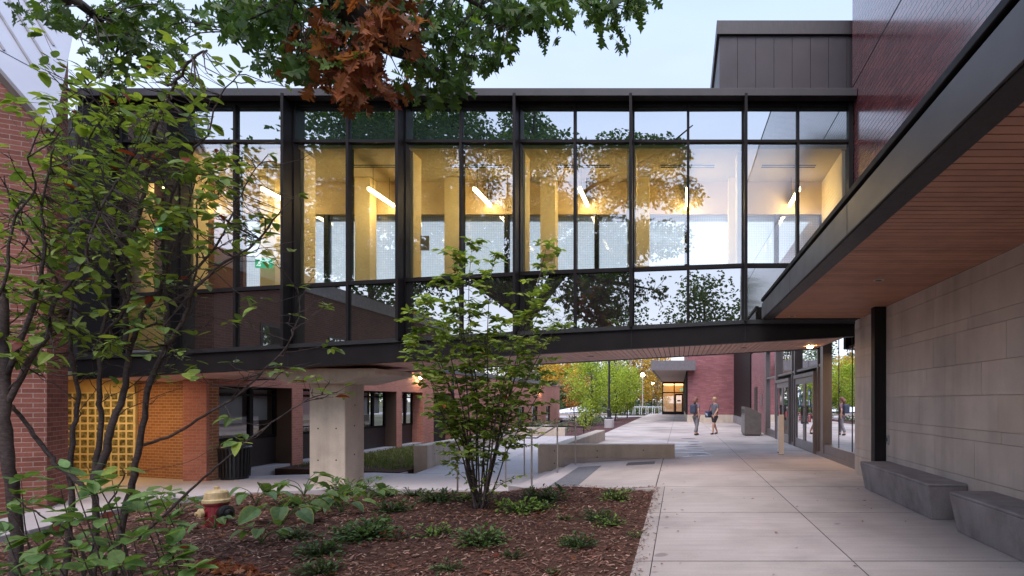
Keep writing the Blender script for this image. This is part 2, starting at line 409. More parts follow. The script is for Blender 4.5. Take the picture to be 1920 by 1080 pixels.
# lower path (from the doors at the left to the foot of the steps) and the ramp rising away
LOW = -0.43
mb = MB()
mb.prism([(-3.73, 13.0), (-3.73, 16.42), (-7.8, 16.42), (-7.8, 16.9), (-11.7, 15.9), (-12.0, 14.9), (-13.5, 16.2), (-16.9, 16.2), (-16.9, 14.0), (-13.6, 11.2), (-11.9, 10.9), (-11.3, 8.6), (-11.2, 3.0), (-9.9, 3.0), (-10.05, 9.0), (-10.55, 11.6), (-9.9, 12.75), (-7.1, 13.42)][::-1], -0.95, LOW)
struct('lower_path', mb, M['path'], bevel=0.012)
mb = MB()
for k in range(4):
    y0, y1 = 16.44 + k * 2.64, 16.44 + (k + 1) * 2.64
    z0, z1 = LOW + 0.425 * k / 4, LOW + 0.425 * (k + 1) / 4
    for xa, xb in ((-7.4, -5.55), (-5.55, -3.66)):
        t = rnd.uniform(0.94, 1.04); mb.tint((t, t, t * 1.01))
        sheet(mb, [(xa + .006, y0 + .006, z0), (xb - .006, y0 + .006, z0), (xb - .006, y1 - .006, z1), (xa + .006, y1 - .006, z1)])
struct('ramp', mb, M['path'], bevel=0.006)
# kerb round the bed at the left
mb = MB()
kp = [(-9.9, 3.0), (-10.05, 9.0), (-10.55, 11.6), (-9.9, 12.75), (-7.1, 13.42), (-3.73, 13.0)]
for a, b in zip(kp, kp[1:]):
    mb.bar((a[0], a[1], LOW - 0.12), (b[0], b[1], LOW - 0.12), 0.13, 0.34)
mb.bar((-3.6, 12.62, -0.45), (-2.66, 10.98, -0.29), 0.14, 0.5)
struct('kerb', mb, M['path'], bevel=0.012)
# mulch bed, a finely divided mound
mb = MB()
bx = lambda y: -10.0 - 0.5 * smooth(8.5, 11.6, y) + 0.55 * smooth(11.6, 13, y)
def far_y(x):
    if x > -2.66: return 10.83 - 0.05 * (x + 0.45)
    if x > -3.66: return 10.95 + (-2.66 - x) * 2.02
    if x > -7.1: return 12.98 + (-3.66 - x) / 3.44 * 0.42
    if x > -9.9: return 13.40 - (-7.1 - x) / 2.8 * 0.66
    return max(3, 12.72 - (-9.9 - x) * 1.75)
nx, ny = 150, 170
idx = {}
for i in range(nx + 1):
    x = -10.55 + (10.55 - 0.452) * i / nx
    fy = far_y(x)
    for j in range(ny + 1):
        y = -6.0 + (fy + 6.0) * (j / ny) ** 0.8
        z = bed_z(x, y) + rnd.gauss(0, 0.007)
        if j == ny: z = min(z, bed_z(x, y) - 0.02)
        idx[i, j] = mb.vert((x, y, z))
for i in range(nx):
    for j in range(ny): mb.f.append([idx[i, j], idx[i + 1, j], idx[i + 1, j + 1], idx[i, j + 1]])
for k in range(len(mb.t)):
    a = rnd.uniform(0.7, 1.25); mb.t[k] = (0.09 * a, 0.046 * a, 0.034 * a)
struct('mulch_bed', mb, M['mulch'], smooth=False)
# bark chips lying loose on the bed
mb = MB()
chip_cols = [(0.145, 0.068, 0.046), (0.10, 0.05, 0.036), (0.20, 0.11, 0.075), (0.06, 0.03, 0.026), (0.32, 0.20, 0.15), (0.18, 0.075, 0.05)]
def chip(x, y, s):
    c = rnd.choice(chip_cols); k = rnd.uniform(0.7, 1.5); mb.tint((c[0] * k, c[1] * k, c[2] * k))
    a = rnd.uniform(0, math.pi); l = s * rnd.uniform(0.6, 1.5); w = s * rnd.uniform(0.18, 0.4)
    d = Vector((math.cos(a), math.sin(a), rnd.uniform(-0.35, 0.35))); e = Vector((-math.sin(a), math.cos(a), rnd.uniform(-0.5, 0.5)))
    p = Vector((x, y, bed_z(x, y) + rnd.uniform(0.004, 0.022)))
    mb.poly([p - d * l - e * w, p + d * l - e * w * .6, p + d * l * .9 + e * w, p - d * l * .8 + e * w * .7])
for _ in range(38000):
    y = 3.6 + 9.2 * rnd.random() ** 1.5; x = rnd.uniform(max(-10.2, -1.25 * y - 0.6), -0.5)
    if y < far_y(x) - 0.05: chip(x, y, 0.015 + 0.0015 * y)
_bz = bed_z
for _ in range(700):
    if rnd.random() < .6: x, y = -.47 + abs(rnd.gauss(0, .07)), 3.4 + 7.4 * rnd.random()
    else: x = rnd.uniform(-2.6, -.45); y = far_y(x) + abs(rnd.gauss(0, .07))
    bed_z = lambda a, b: (0.004 if a > -.45 else LZ(a) + .004) if (a > -.45 or b > far_y(a) + .02) else _bz(a, b)
    chip(x, y, .014 + .001 * y)
bed_z = _bz
o = mb.build('bark_chips', M['tinted']); tag(o, 'loose reddish brown bark chips covering the planting bed', 'bark chips', kind='stuff')
# far planting bed beside the plaza, with its own low rise
mb = MB(); idx = {}
for i in range(31):
    for j in range(41):
        y = 27.6 + 34 * j / 40; x = -3.72 - (7.6 - 0.6) * i / 30
        z = -0.03 - 0.35 * smooth(-4.2, -9, x) + rnd.gauss(0, 0.015)
        idx[i, j] = mb.vert((x, y, z)); a = rnd.uniform(0.7, 1.2); mb.t[-1] = (0.10 * a, 0.052 * a, 0.05 * a)
for i in range(30):
    for j in range(40): mb.f.append([idx[i, j], idx[i, j + 1], idx[i + 1, j + 1], idx[i + 1, j]])
struct('far_mulch_bed', mb, M['mulch'])
# pale road, kerb and car park beyond
m_road = simple('pale_road', (0.30, 0.29, 0.30), 0.85, 0.12, 0.3)
struct('road', MB().prism([(-70, 76), (30, 76), (30, 84), (-70, 90)], -0.2, -0.06), m_road)
struct('far_path', MB().prism([(-11.5, 58), (-3.72, 62), (-3.72, 66), (-9, 66), (-16, 75.5), (-22, 75.5), (-20, 70)], -0.3, -0.07), M['path'])
# white curling mark painted on the plaza
mb = MB()
def stroke(p, q, w, z=0.004, n=7, bow=0.0):
    p, q = Vector((p[0], p[1], 0)), Vector((q[0], q[1], 0)); d = q - p; e = Vector((-d.y, d.x, 0)).normalized()
    pr = None
    for k in range(n + 1):
        t = k / n; c = p + d * t + e * bow * math.sin(math.pi * t); hw = w * 0.5 * (0.35 + 0.65 * math.sin(math.pi * min(0.95, max(0.12, t))))
        cur = (c - e * hw, c + e * hw)
        if pr: mb.poly([(pr[0].x, pr[0].y, z), (cur[0].x, cur[0].y, z), (cur[1].x, cur[1].y, z), (pr[1].x, pr[1].y, z)])
        pr = cur
mb.tint((0.74, 0.74, 0.78))
for (x0, y0), (x1, y1), w, bw in [((0.1, 16.75), (1.02, 17.35), 0.2, 0.12), ((0.25, 17.3), (0.95, 17.0), 0.12, -0.1), ((-0.3, 18.3), (0.7, 18.1), 0.22, 0.1), ((0.4, 18.6), (0.95, 17.6), 0.12, 0.12), ((-0.2, 19.8), (0.25, 19.9), 0.25, 0), ((-.2, 20.9), (0.3, 21.0), 0.22, 0), ((0.2, 19.2), (0.8, 18.9), 0.16, 0.08), ((-1.6, 23.4), (-0.5, 23.5), 0.3, 0), ((-0.4, 22.5), (0.9, 22.6), 0.2, 0.1)]:
    stroke((x0, y0), (x1, y1), w, 0.004, 7, bw)
mb.tint((0.12, 0.11, 0.14))
for (x0, y0), (x1, y1), w, bw in [((0.3, 17.75), (0.98, 17.75), 0.14, 0.08), ((0.3, 19.55), (0.85, 19.5), 0.2, 0.05), ((0.2, 20.5), (0.8, 20.6), 0.25, 0.05), ((0.4, 21.6), (0.7, 21.6), 0.35, 0.05), ((0.35, 22.9), (0.8, 23.0), 0.4, 0.0), ((0.1, 25.0), (0.7, 25.1), 0.4, 0.0), ((0.3, 17.2), (0.9, 17.5), 0.1, .05)]:
    stroke((x0, y0), (x1, y1), w, 0.0045, 7, bw)
struct('painted_marking', mb, M['tinted'])
# tactile strip at the head of the steps
mb = B(-2.62, -2.02, 11.06, 15.3, -0.13, -0.10)
g = MB()
for k in range(20):
    x = -2.61 + k * 0.03
    za = LZ(x) + 0.002
    g.box(x, x + 0.017, 11.06, 15.3, za - 0.03, za + 0.006)
t = thing('tactile_strip', 'dark grey ribbed warning strip at the head of the steps', 'tactile strip', (-2.3, 13.2, -0.1))
g.build('ribs', simple('tactile_grey', (0.10, 0.105, 0.12), 0.6), t)
mb = MB(); mb.poly([(-2.62, 11.05, LZ(-2.62) + .004), (-2.02, 11.05, LZ(-2.02) + .004), (-2.02, 15.31, LZ(-2.02) + .004), (-2.62, 15.31, LZ(-2.62) + .004)])
mb.build('base_sheet', simple('tactile_base', (0.28, 0.27, 0.28), 0.7), t)
# drain grate in the landing
t = thing('drain_grate', 'rusty slotted drain grate set in the landing before the low wall', 'drain grate', (-1.0, 15.35, -0.03))
g = MB()
x0, x1, y0, y1 = -1.33, -0.66, 15.05, 15.6
for k in range(17):
    x = x0 + (x1 - x0) * k / 16; g.box(x - 0.008, x + 0.008, y0, y1, LZ(x) - 0.02, LZ(x) + 0.009)
g.build('grille', simple('rusty_iron', (0.10, 0.06, 0.05), 0.7, 0.3, 20), t)
f = MB(); f.beam(x0 - .03, x1 + .03, y0 - .035, y0, LZ(x0) - .02, LZ(x1) - .02, LZ(x0) + .01, LZ(x1) + .01); f.beam(x0 - .03, x1 + .03, y1, y1 + .035, LZ(x0) - .02, LZ(x1) - .02, LZ(x0) + .01, LZ(x1) + .01)
f.hexa([(x0 - .03, y0, LZ(x0) - .02), (x0, y0, LZ(x0) - .02), (x0, y1, LZ(x0) - .02), (x0 - .03, y1, LZ(x0) - .02), (x0 - .03, y0, LZ(x0) + .01), (x0, y0, LZ(x0) + .01), (x0, y1, LZ(x0) + .01), (x0 - .03, y1, LZ(x0) + .01)])
f.hexa([(x1, y0, LZ(x1) - .02), (x1 + .03, y0, LZ(x1) - .02), (x1 + .03, y1, LZ(x1) - .02), (x1, y1, LZ(x1) - .02), (x1, y0, LZ(x1) + .01), (x1 + .03, y0, LZ(x1) + .01), (x1 + .03, y1, LZ(x1) + .01), (x1, y1, LZ(x1) + .01)])
f.build('frame', simple('iron_frame', (0.13, 0.09, 0.08), 0.7, 0.3, 20), t)
f = MB(); f.poly([(x0, y0, LZ(x0) + .003), (x1, y0, LZ(x1) + .003), (x1, y1, LZ(x1) + .003), (x0, y1, LZ(x0) + .003)]); f.build('pit', M['black'], t)

# ------------------------------------------------------------------ low cast concrete walls
def wall(label, body, joint=None):
    return tag(body.build('concrete_wall', M['cast'], bevel=0.02), label, 'low wall')
w1 = MB().hexa([(-3.97, 16.5, -0.7), (-0.12, 16.5, -0.7), (-0.12, 16.88, -0.7), (-3.97, 16.88, -0.7), (-3.97, 16.5, 0.38), (-0.12, 16.5, 0.38), (-0.12, 16.88, 0.38), (-3.97, 16.88, 0.38)])
wall('low concrete wall across the head of the steps, behind the handrails', w1)
w2 = MB().hexa([(-3.66, 16.885, -0.6), (-3.28, 16.885, -0.6), (-3.02, 24.0, -0.6), (-3.4, 24.0, -0.6), (-3.66, 16.885, 0.36), (-3.28, 16.885, 0.36), (-3.02, 24.0, 0.42), (-3.4, 24.0, 0.42)])
wall('low concrete wall running away between the ramp and the plaza', w2)
for k in range(1):
    w3 = MB()
    ysx = [17.3, 18.98, 20.7, 22.6, 24.6, 27.0]
    for a, b in zip(ysx, ysx[1:]):
        q = rnd.uniform(0.95, 1.03); w3.tint((q, q, q))
        w3.hexa([(-7.83, a + .004, -0.75), (-7.42, a + .004, -0.75), (-7.42, b - .004, -0.75), (-7.83, b - .004, -0.75)][0:1] + [(-7.42, a + .004, -0.75), (-7.42, b - .004, -0.75), (-7.83, b - .004, -0.75)] + [(-7.83, a + .004, 0.295), (-7.42, a + .004, 0.295), (-7.42, b - .004, 0.30), (-7.83, b - .004, 0.30)])
    wall('long low concrete wall in jointed lengths between the ramp and the grassy strip', w3)
w4 = MB().box(-7.8, -5.25, 27.02, 27.4, -0.7, 0.37)
wall('low concrete wall closing the far end of the ramp below the slit windows', w4)
# holes left by the form ties
def tie_holes(pts, axis, name='tie_hole'):
    h = MB()
    for p in pts: h.lathe(p, [(0.018, -0.002), (0.018, 0.003)], 10, axis)
    return h
tie_holes([(-3.5, 16.498, 0.2), (-3.5, 16.498, -0.15), (-2.3, 16.498, 0.2), (-2.3, 16.498, 0.02), (-1.0, 16.498, 0.22)], (0, 1, 0)).build('tie_holes', M['black'], bpy.data.objects['concrete_wall'])
tie_holes([(-7.418, 17.8, 0.0), (-7.418, 18.5, 0.1), (-7.418, 20, 0.1), (-7.418, 21.5, 0.1)], (1, 0, 0)).build('tie_holes', M['black'], bpy.data.objects['concrete_wall.002'])
# ------------------------------------------------------------------ the glazed bridge
BR = thing('glass_bridge', 'glazed dark bronze pedestrian bridge spanning the path between the brick buildings', 'footbridge', (-4.9, 13.0, 2.4))
XL, XR = -13.3, 3.87
YG = 13.1             # glass line
GX = [-13.66, -11.14, -8.62, -6.13, -3.58, -1.05, 1.46, 3.84]
def zb(x):            # underside of the edge beam: rises to the right, then level
    return 2.09 + 0.0555 * (min(x, 3.9) + 13.3)
def zg(x):            # foot of the glass
    return min(zb(x) + 0.50, 3.39)
def zs(x):            # sill of the clear glass
    return min(4.03 + (x + 11.0) * 0.055, 4.63)
ZT, ZV = 8.25, 7.385   # head of the glass, transom
# roof and cornice
m = MB(); m.box(XL, XR, 12.74, 12.97, 8.235, 8.40).box(XL, XR, 12.972, 16.6, 8.30, 8.395)
m.build('cornice', simple('cornice_metal', (0.03, 0.023, 0.026), 0.45, 0.25, 2.0, stretch=(1, 1, 0.1)), BR, bevel=0.006)
B(XL, XR, 12.98, 16.5, 8.26, 8.298).build('roof_recess', M['black'], BR)
B(XL, XR, 12.95, 16.4, 7.55, 8.218).build('roof_void', M['black'], BR) if False else None
# edge beams
def sloped(xs, y0, y1, lo, hi):
    m = MB()
    for a, b in zip(xs, xs[1:]): m.beam(a, b, y0, y1, lo(a), lo(b), hi(a), hi(b))
    return m
XS = [XL, -8, -3, 1.5, XR]
sloped(XS, 12.93, 13.16, lambda x: zb(x), lambda x: zg(x) - 0.09).build('edge_beam', M['metal'], BR)
sloped(XS, 12.88, 13.2, lambda x: zg(x) - 0.088, lambda x: zg(x)).build('base_rail', M['black'], BR)
sloped(XS, 12.90, 13.1, lambda x: zb(x) - 0.018, lambda x: zb(x) - 0.002).build('beam_flange', M['metal'], BR)
sloped(XS, 16.2, 16.42, lambda x: zb(x), lambda x: zs(x) - 0.1).build('rear_edge_beam', M['metal'], BR)
# boarded soffit, boards running across the bridge
m = MB(); x = XL + 0.02
while x < XR - 0.14:
    c = rnd.uniform(0.9, 1.08); m.tint((0.64 * c, 0.40 * c, 0.325 * c))
    m.beam(x, x + 0.104, 13.17, 16.19, zb(x) + .012, zb(x + .104) + .012, zb(x) + .03, zb(x + .104) + .03); x += 0.122
m.build('soffit_boards', M['wood'], BR)
sloped([XL, XR - .02], 13.165, 16.195, lambda x: zb(x) + .034, lambda x: zb(x) + .06).build('soffit_backing', M['gap'], BR)
for px in (-2.2, -9.4, 1.6):
    d = MB().lathe((px, 14.6, zb(px) + 0.004), [(0.085, 0), (0.085, 0.012)], 18); d.build('recessed_light', M['black'], BR)
# floor and ceiling
sloped([XL, XR], 13.12, 15.5, lambda x: zg(x) + 0.02, lambda x: min(zs(x) - 0.75, zg(x) + .2)).build('floor', simple('floor_carpet', (0.2, 0.19, 0.18), 0.8), BR)
B(XL, XR, 13.2, 15.2, 7.28, 7.36).build('ceiling', simple('bridge_ceiling', (0.42, 0.34, 0.19), 0.8, 0.04, 2), BR)
B(XL, XR, 15.2, 15.4, 6.44, 7.36).build('bulkhead', simple('bulkhead_ochre', (0.56, 0.42, 0.22), 0.75, 0.05, 2), BR)
B(XL, XR, 15.41, 15.7, 6.40, 8.218).build('rear_head', M['metal'], BR)
B(XL, XR, 13.16, 13.19, 7.37, 8.2).build('shadow_box', simple('shadow_box', (0.03, 0.05, 0.047), 0.8), BR)
# fins and mullions
for k, x in enumerate(GX[1:-1]):
    f = MB(); f.hexa([(x - .03, 12.73, zg(x) - 0.06), (x + .03, 12.73, zg(x) - 0.06), (x + .03, 13.2, zg(x) - 0.06), (x - .03, 13.2, zg(x) - 0.06), (x - .03, 12.73, 8.29), (x + .03, 12.73, 8.29), (x + .03, 13.2, 8.255), (x - .03, 13.2, 8.255)])
    f.box(x - .055, x + .055, 13.05, 13.28, zg(x), 8.21)
    f.build('fin', M['metal'], BR)
    B(x - .004, x + .004, 12.926, 12.931, zb(x) + .02, zg(x) - .1).build('beam_joint', M['black'], BR)
for a, b in zip(GX, GX[1:]):
    x = (a + b) / 2
    if x > XL: B(x - .028, x + .028, 13.03, 13.26, zg(x), 8.215).build('mullion', M['metal'], BR)
B(XR - .1, XR - .01, 13.0, 13.3, 3.4, 8.21).build('end_post', M['metal'], BR)
B(XL, XL + .75, 12.97, 13.3, 2.7, 8.21).build('end_panel', M['metal'], BR)
B(XL + .76, GX[1] - .06, 13.14, 13.2, 6.5, 8.21).build('dark_panel', simple('dark_cladding', (0.022, 0.018, 0.018), 0.6, spec=0.15), BR)
B(XL, XR, 13.04, 13.24, ZV - .03, ZV + .03).build('transom', M['metal'], BR)
B(XL, XR, 13.04, 13.24, 8.18, 8.258).build('head_rail', M['metal'], BR)
sloped(XS, 13.035, 13.25, lambda x: zs(x) - .05, lambda x: zs(x) + .035).build('sill_rail', M['metal'], BR)
# glass: three lights per half bay
cells = []
for a, b in zip(GX, GX[1:]):
    mid = (a + b) / 2; cells += [(a, mid), (mid, b)]
for (a, b) in cells:
    if a < -12.5: continue
    a2, b2 = a + .03, b - .03
    def pane(za, zbb, zc, zd, y=YG, tilt=0.0):
        return MB().slab([(a2, y - tilt, za), (b2, y + tilt, zbb), (b2, y + tilt, zd), (a2, y - tilt, zc)], 0.012)
    tl = rnd.uniform(-0.004, 0.004); tv = rnd.uniform(-0.006, 0.006)
    pane(ZV + .03, ZV + .03, 8.18, 8.18, tilt=tl).build('transom_pane', M['spandrel_green'], BR)
    p = MB(); p.poly([(a2, YG - tl, zs(a2) + .03), (b2, YG + tl, zs(b2) + .03), (b2, YG + tl + tv, ZV - .03), (a2, YG - tl + tv, ZV - .03)])
    p.build('glass_pane', M['glass'], BR)
    if a > -11.5: pane(zg(a2), zg(b2), zs(a2) - .05, zs(b2) - .05, tilt=-tl).build('spandrel_pane', M['spandrel'], BR)
# yellow lower panels glimpsed at the left end
B(-12.4, -11.2, 13.11, 13.15, 2.75, 3.28).box(-12.4, -11.2, 13.11, 13.15, 3.33, zs(-11.8) - .06).build('yellow_panel', simple('yellow_glass', (0.17, 0.11, 0.02), 0.6), BR)
# inside: columns, rear windows, handrail
for k, x in enumerate(GX[1:-1]):
    B(x - .13, x + .07, 13.38, 13.80, zs(x) - .6, 7.28).build('front_column', M['yellow'], BR)
for x in (-12.8, -10.42, -8.02, -5.75, -3.32, -0.95, 1.45):
    B(x - .19, x + .19, 14.86, 15.19, zs(x) - .75, 7.27).build('rear_column', M['yellow'], BR)
x = -9.16 - 1.17 * 3
while x < XR:
    B(x - .055, x + .055, 15.22, 15.38, zs(x) - .1, 6.44).build('rear_mullion', M['metal'], BR); x += 1.17
x = -9.16 - 1.17 * 3 + .055
while x < XR - .1:
    b = min(x + 1.06, XR - .05)
    p = MB(); p.poly([(x, 15.3, zs(x) - .1), (b, 15.3, zs(b) - .1), (b, 15.3, 6.43), (x, 15.3, 6.43)])
    p.build('rear_pane', M['frit'], BR); x += 1.17
sloped([XL, XR], 15.22, 15.4, lambda x: min(zs(x) - .95, zg(x) + .19), lambda x: zs(x) - .1).build('rear_dado', M['metal'], BR)
hr = MB(); hr.tube([(XL + .1, 13.42, zs(XL) + .12), (1.46, 13.42, zs(1.46) + .10), (XR - .1, 13.42, zs(XR) + .10)], 0.02, 8)
hr.build('handrail', simple('brass_rail', (0.55, 0.42, 0.2), 0.4, metal=0.6), BR, smooth=True)
hr = MB(); hr.tube([(XL + .1, 14.75, zs(XL) + .12), (1.46, 14.75, zs(1.46) + .10), (XR - .1, 14.75, zs(XR) + .10)], 0.02, 8)
hr.build('handrail', bpy.data.materials['brass_rail'], BR, smooth=True)
for k, x in enumerate([(a + b) / 2 for a, b in zip(GX, GX[1:])][1:]):
    B(x - .65, x + .65, 14.1, 14.14, 7.268, 7.284).box(x - .65, x + .65, 14.22, 14.26, 7.268, 7.284).build('air_slot', M['black'], BR)
# end walls: timber panelling at the left, plain at the right
B(-13.45, -13.3, 13.2, 15.5, 2.8, 8.2).build('end_wall', simple('panelling', (0.16, 0.085, 0.05), 0.6, 0.2, 3, stretch=(6, 6, 0.3)), BR)
B(-12.62, -12.3, 13.4, 13.75, 3.2, 7.28).build('front_column', M['yellow'], BR)
B(-12.3, -11.2, 15.1, 15.2, 3.2, 6.4).build('inner_door', simple('door_timber', (0.2, 0.10, 0.055), 0.5), BR)
B(3.70, 3.86, 13.3, 15.2, 3.6, 7.27).build('end_wall', M['cream'], BR)
# a few pieces on the columns
B(-5.92, -5.72, 13.425, 13.448, 5.05, 5.38).build('notice', simple('notice_board', (0.55, 0.4, 0.2), 0.6), BR)
MB().lathe((-3.32, 14.85, 5.3), [(0.17, 0), (0.17, .02), (0.1, .035), (0.01, .04)], 20, (0, -1, 0)).build('wall_crest', simple('crest_tan', (0.55, 0.42, 0.2), 0.5), BR)
# hanging strip lights and exit signs are things of their own
mids = [(a + b) / 2 for a, b in zip(GX, GX[1:])][1:]
names = ['glowing strip light hanging at the bridge bay nearest the left brick gable', 'glowing strip light hanging in the bay left of the widest bronze post', 'glowing strip light above the bay left of the bushy shrub', 'glowing strip light in the bay directly above the bushy shrub', 'glowing strip light in the bay just right of the bushy shrub top', 'glowing strip light seen nearly end on above the low end of the path', 'glowing strip light in the bay beside the glazed brick wall']
for k, x in enumerate([-9.88, -7.35, -4.85, -2.35, 0.2, 2.85, -12.2]):
    lab = [names[1], names[2], names[3], names[4], names[5], names[6], names[0]][k]
    lab = {0: 'glowing strip light in the bay left of the leftmost wide bronze post', 1: 'glowing strip light in the bay between the shrub trunks and the rusty oak leaves', 2: 'glowing strip light in the bay directly above the left half of the bushy shrub', 3: 'glowing strip light in the bay above the right tip of the bushy shrub', 4: 'glowing strip light seen exactly end on, two bays from the glazed brick', 5: 'glowing strip light in the bay touching the glazed plum brick wall', 6: 'glowing strip light half hidden behind the leafy shrub at the brick gable'}[k]
    t = thing('strip_light', lab, 'strip light', (x, 14.5, 6.62), 'strip lights hanging in the bridge')
    B(x - .03, x + .03, 13.9, 15.1, 6.60, 6.66).build('glowing_tube', M['tube'], t)
    B(x - .035, x + .035, 13.88, 15.12, 6.662, 6.70).build('housing', M['cream'], t)
    for y in (14.1, 14.9): MB().tube([(x, y, 6.70), (x, y, 7.28)], 0.006, 5).build('hanger', M['black'], t)
def exit_sign(loc, lab):
    t = thing('exit_sign', lab, 'exit sign', loc)
    x, y, z = loc
    B(x - .2, x + .2, y - .03, y + .03, z - .11, z + .11).build('green_face', M['green_sign'], t)
    s = MB(); yy = y - .034
    q = lambda u, w: (x + u, yy, z + w)
    s.poly([q(-.17, -.07), q(-.05, -.07), q(-.05, -.05), q(-.17, -.05)])
    s.lathe((x - .06, yy, z + .065), [(.02, -.001), (.02, .001)], 10, (0, 1, 0))
    for a, b, w in (((-.075, .04), (-.10, -.01), .03), ((-.10, -.01), (-.06, -.03), .018), ((-.06, -.03), (-.075, -.08), .016), ((-.10, -.01), (-.14, -.04), .018), ((-.075, .035), (-.035, .01), .014), ((-.08, .03), (-.125, .02), .014)):
        s.bar(q(*a), q(*b), w, .004, (0, 1, 0))
    for a, b, w in (((.03, 0), (.15, 0), .022), ((.15, 0), (.11, .04), .02), ((.15, 0), (.11, -.04), .02)): s.bar(q(*a), q(*b), w, .004, (0, 1, 0))
    s.build('running_figure', M['white_sign'], t); return t
exit_sign((-10.4, 14.7, 5.05), 'green running figure exit sign by the wide bronze post')
exit_sign((-12.6, 14.3, 5.72), 'green exit sign half hidden among the shrub leaves')

# concrete pier under the bridge
PR = thing('bridge_pier', 'square board marked concrete pier with a wide cap holding up the bridge', 'pier', (-8.3, 14.3, LOW))
p = MB().box(-8.76, -7.91, 13.9, 14.75, -0.9, zb(-8) - .36); p.build('shaft', M['cast'], PR, bevel=0.025)
z0 = zb(-8.3) - .018
c = MB()
pts = [(-9.75, z0), (-9.75, z0 - .13), (-8.85, z0 - .34), (-7.85, z0 - .34), (-6.95, z0 - .13), (-6.95, z0)]
for (a, b) in ((13.45, 15.3),):
    n = len(pts); bt = [c.vert((q[0], a, q[1])) for q in pts]; tp = [c.vert((q[0], b, q[1])) for q in pts]
    c.f.append(bt[::-1]); c.f.append(tp)
    for k in range(n): c.f.append([bt[k], bt[(k + 1) % n], tp[(k + 1) % n], tp[k]])
c.build('cap', M['cast'], PR, bevel=0.02)
h = tie_holes([(-8.55, 13.898, .95), (-8.12, 13.898, .95), (-8.55, 13.898, .2), (-8.12, 13.898, .2)], (0, 1, 0))
for y, z in ((14.3, 1.0), (14.3, 0.3), (14.32, 1.5)): h.lathe((-7.908, y, z), [(0.02, -.002), (0.02, .003)], 10, (1, 0, 0))
h.build('tie_holes', M['black'], PR)
# metal clad box on the roof behind
PH = thing('rooftop_box', 'dark metal clad plant box standing on the roof beside the glazed brick wall', 'rooftop box', (2.4, 15.5, 8.40))
x = 0.93
m = MB()
while x < 4.65:
    b = min(x + 0.42, 4.7); q = rnd.uniform(0.94, 1.05); m.tint((q, q, q)); m.box(x + .004, b - .004, 13.52, 18.4, 8.397, 10.02); x += 0.42
m.build('cladding', M['dark_panel'], PH)
B(0.87, 4.75, 13.46, 18.5, 10.02, 10.34).build('parapet_cap', simple('cap_metal', (0.032, 0.024, 0.028), 0.45, 0.2, 4, stretch=(8, 1, 1)), PH, bevel=0.008)
# ------------------------------------------------------------------ right hand building: stone base, glazed brick above, canopy, doors
RB = thing('brick_hall', 'large hall with stone base, glazed plum brick above and long dark canopy over the walkway', 'building', (3.9, 3.0, 0))
m = MB(); mo = B(3.895, 4.4, -7.0, 12.93, -0.1, 3.37)
z = -0.02
for ci, h in enumerate([0.43, 0.17, 0.50, 0.145, 0.45, 0.43, 0.45, 0.16, 0.44, 0.28]):
    y = -7.0 - rnd.uniform(0, 0.8)
    while y < 12.94:
        l = rnd.uniform(0.7, 1.5) if h > 0.2 else rnd.uniform(0.9, 2.0)
        a, b = max(y, -7.0), min(y + l, 12.94)
        if b - a > 0.03:
            k = rnd.uniform(0.95, 1.05); w = rnd.random()
            c = (0.51, 0.43, 0.375) if w < 0.7 else ((0.48, 0.415, 0.37) if w < 0.88 else (0.52, 0.425, 0.355))
            m.tint((c[0] * k, c[1] * k, c[2] * k)); pr = rnd.uniform(0, 0.004)
            m.box(3.88 - pr, 3.9, a + .003, b - .003, z + .003, min(z + h, 3.368) - .003)
        y += l
    z += h
sw = m.build('stone_wall', M['stone'], RB); mo.build('mortar_bed', M['mortar'], sw)
# end of the stone wall facing back along the walkway is closed by the same stone
up = MB().box(3.88, 9.0, -9.0, 13.12, 3.75, 8.575).box(3.88, 9.0, -9.0, 13.12, 8.625, 13.5)
up.build('brick_wall', M['brick_glazed'], RB)
B(3.885, 8.9, -8.9, 13.1, 8.57, 8.63).build('movement_joint', M['black'], RB)
B(3.875, 9.01, -9.01, 13.13, 13.5, 13.62).build('coping', M['metal'], RB)
CN = MB().box(1.777, 1.80, -7.0, 12.6, 3.36, 3.69).build('canopy_fascia', M['metal_lit'], RB, bevel=0.003)
for y in (9.4, 6.2, 3.0, -.2): B(1.7745, 1.7765, y, y + .008, 3.362, 3.688).build('fascia_joint', M['black'], CN)
B(1.85, 1.9, -7.0, 12.55, 3.69, 3.74).build('shadow_gap', M['black'], CN)
B(1.765, 1.84, -7.0, 12.62, 3.735, 3.80).build('gutter', M['metal'], CN, bevel=0.006)
B(1.84, 3.875, -7.0, 12.6, 3.70, 3.78).build('canopy_roof', M['metal'], CN)
B(1.802, 2.01, -7.0, 12.6, 3.345, 3.36).build('bottom_flange', M['black'], CN)
B(1.802, 3.878, 12.56, 12.6, 3.362, 3.72).build('end_fascia', M['metal'], CN)
m = MB(); y = -6.9
while y < 12.42:
    c = rnd.uniform(0.86, 1.1); m.tint((0.42 * c, 0.215 * c, 0.14 * c)); m.box(2.015, 3.877, y, y + 0.103, 3.37, 3.385); y += 0.12
m.build('soffit_boards', M['wood'], CN)
B(2.01, 3.878, -7.0, 12.55, 3.395, 3.42).build('soffit_backing', M['gap'], CN)
for (x, y) in ((2.92, 8.58), (2.35, 12.2), (2.92, 4.6)):
    d = MB().lathe((x, y, 3.362), [(0.075, 0), (0.075, 0.008)], 20); q = d.build('recessed_light', simple('light_trim', (0.45, 0.42, 0.4), 0.4), CN)
    MB().lathe((x, y, 3.360), [(0.05, 0), (0.05, 0.002)], 16).build('lens', M['black'], q)
B(3.66, 3.874, 10.97, 11.18, 0.0, 3.368).build('steel_column', M['metal'], RB, bevel=0.006)
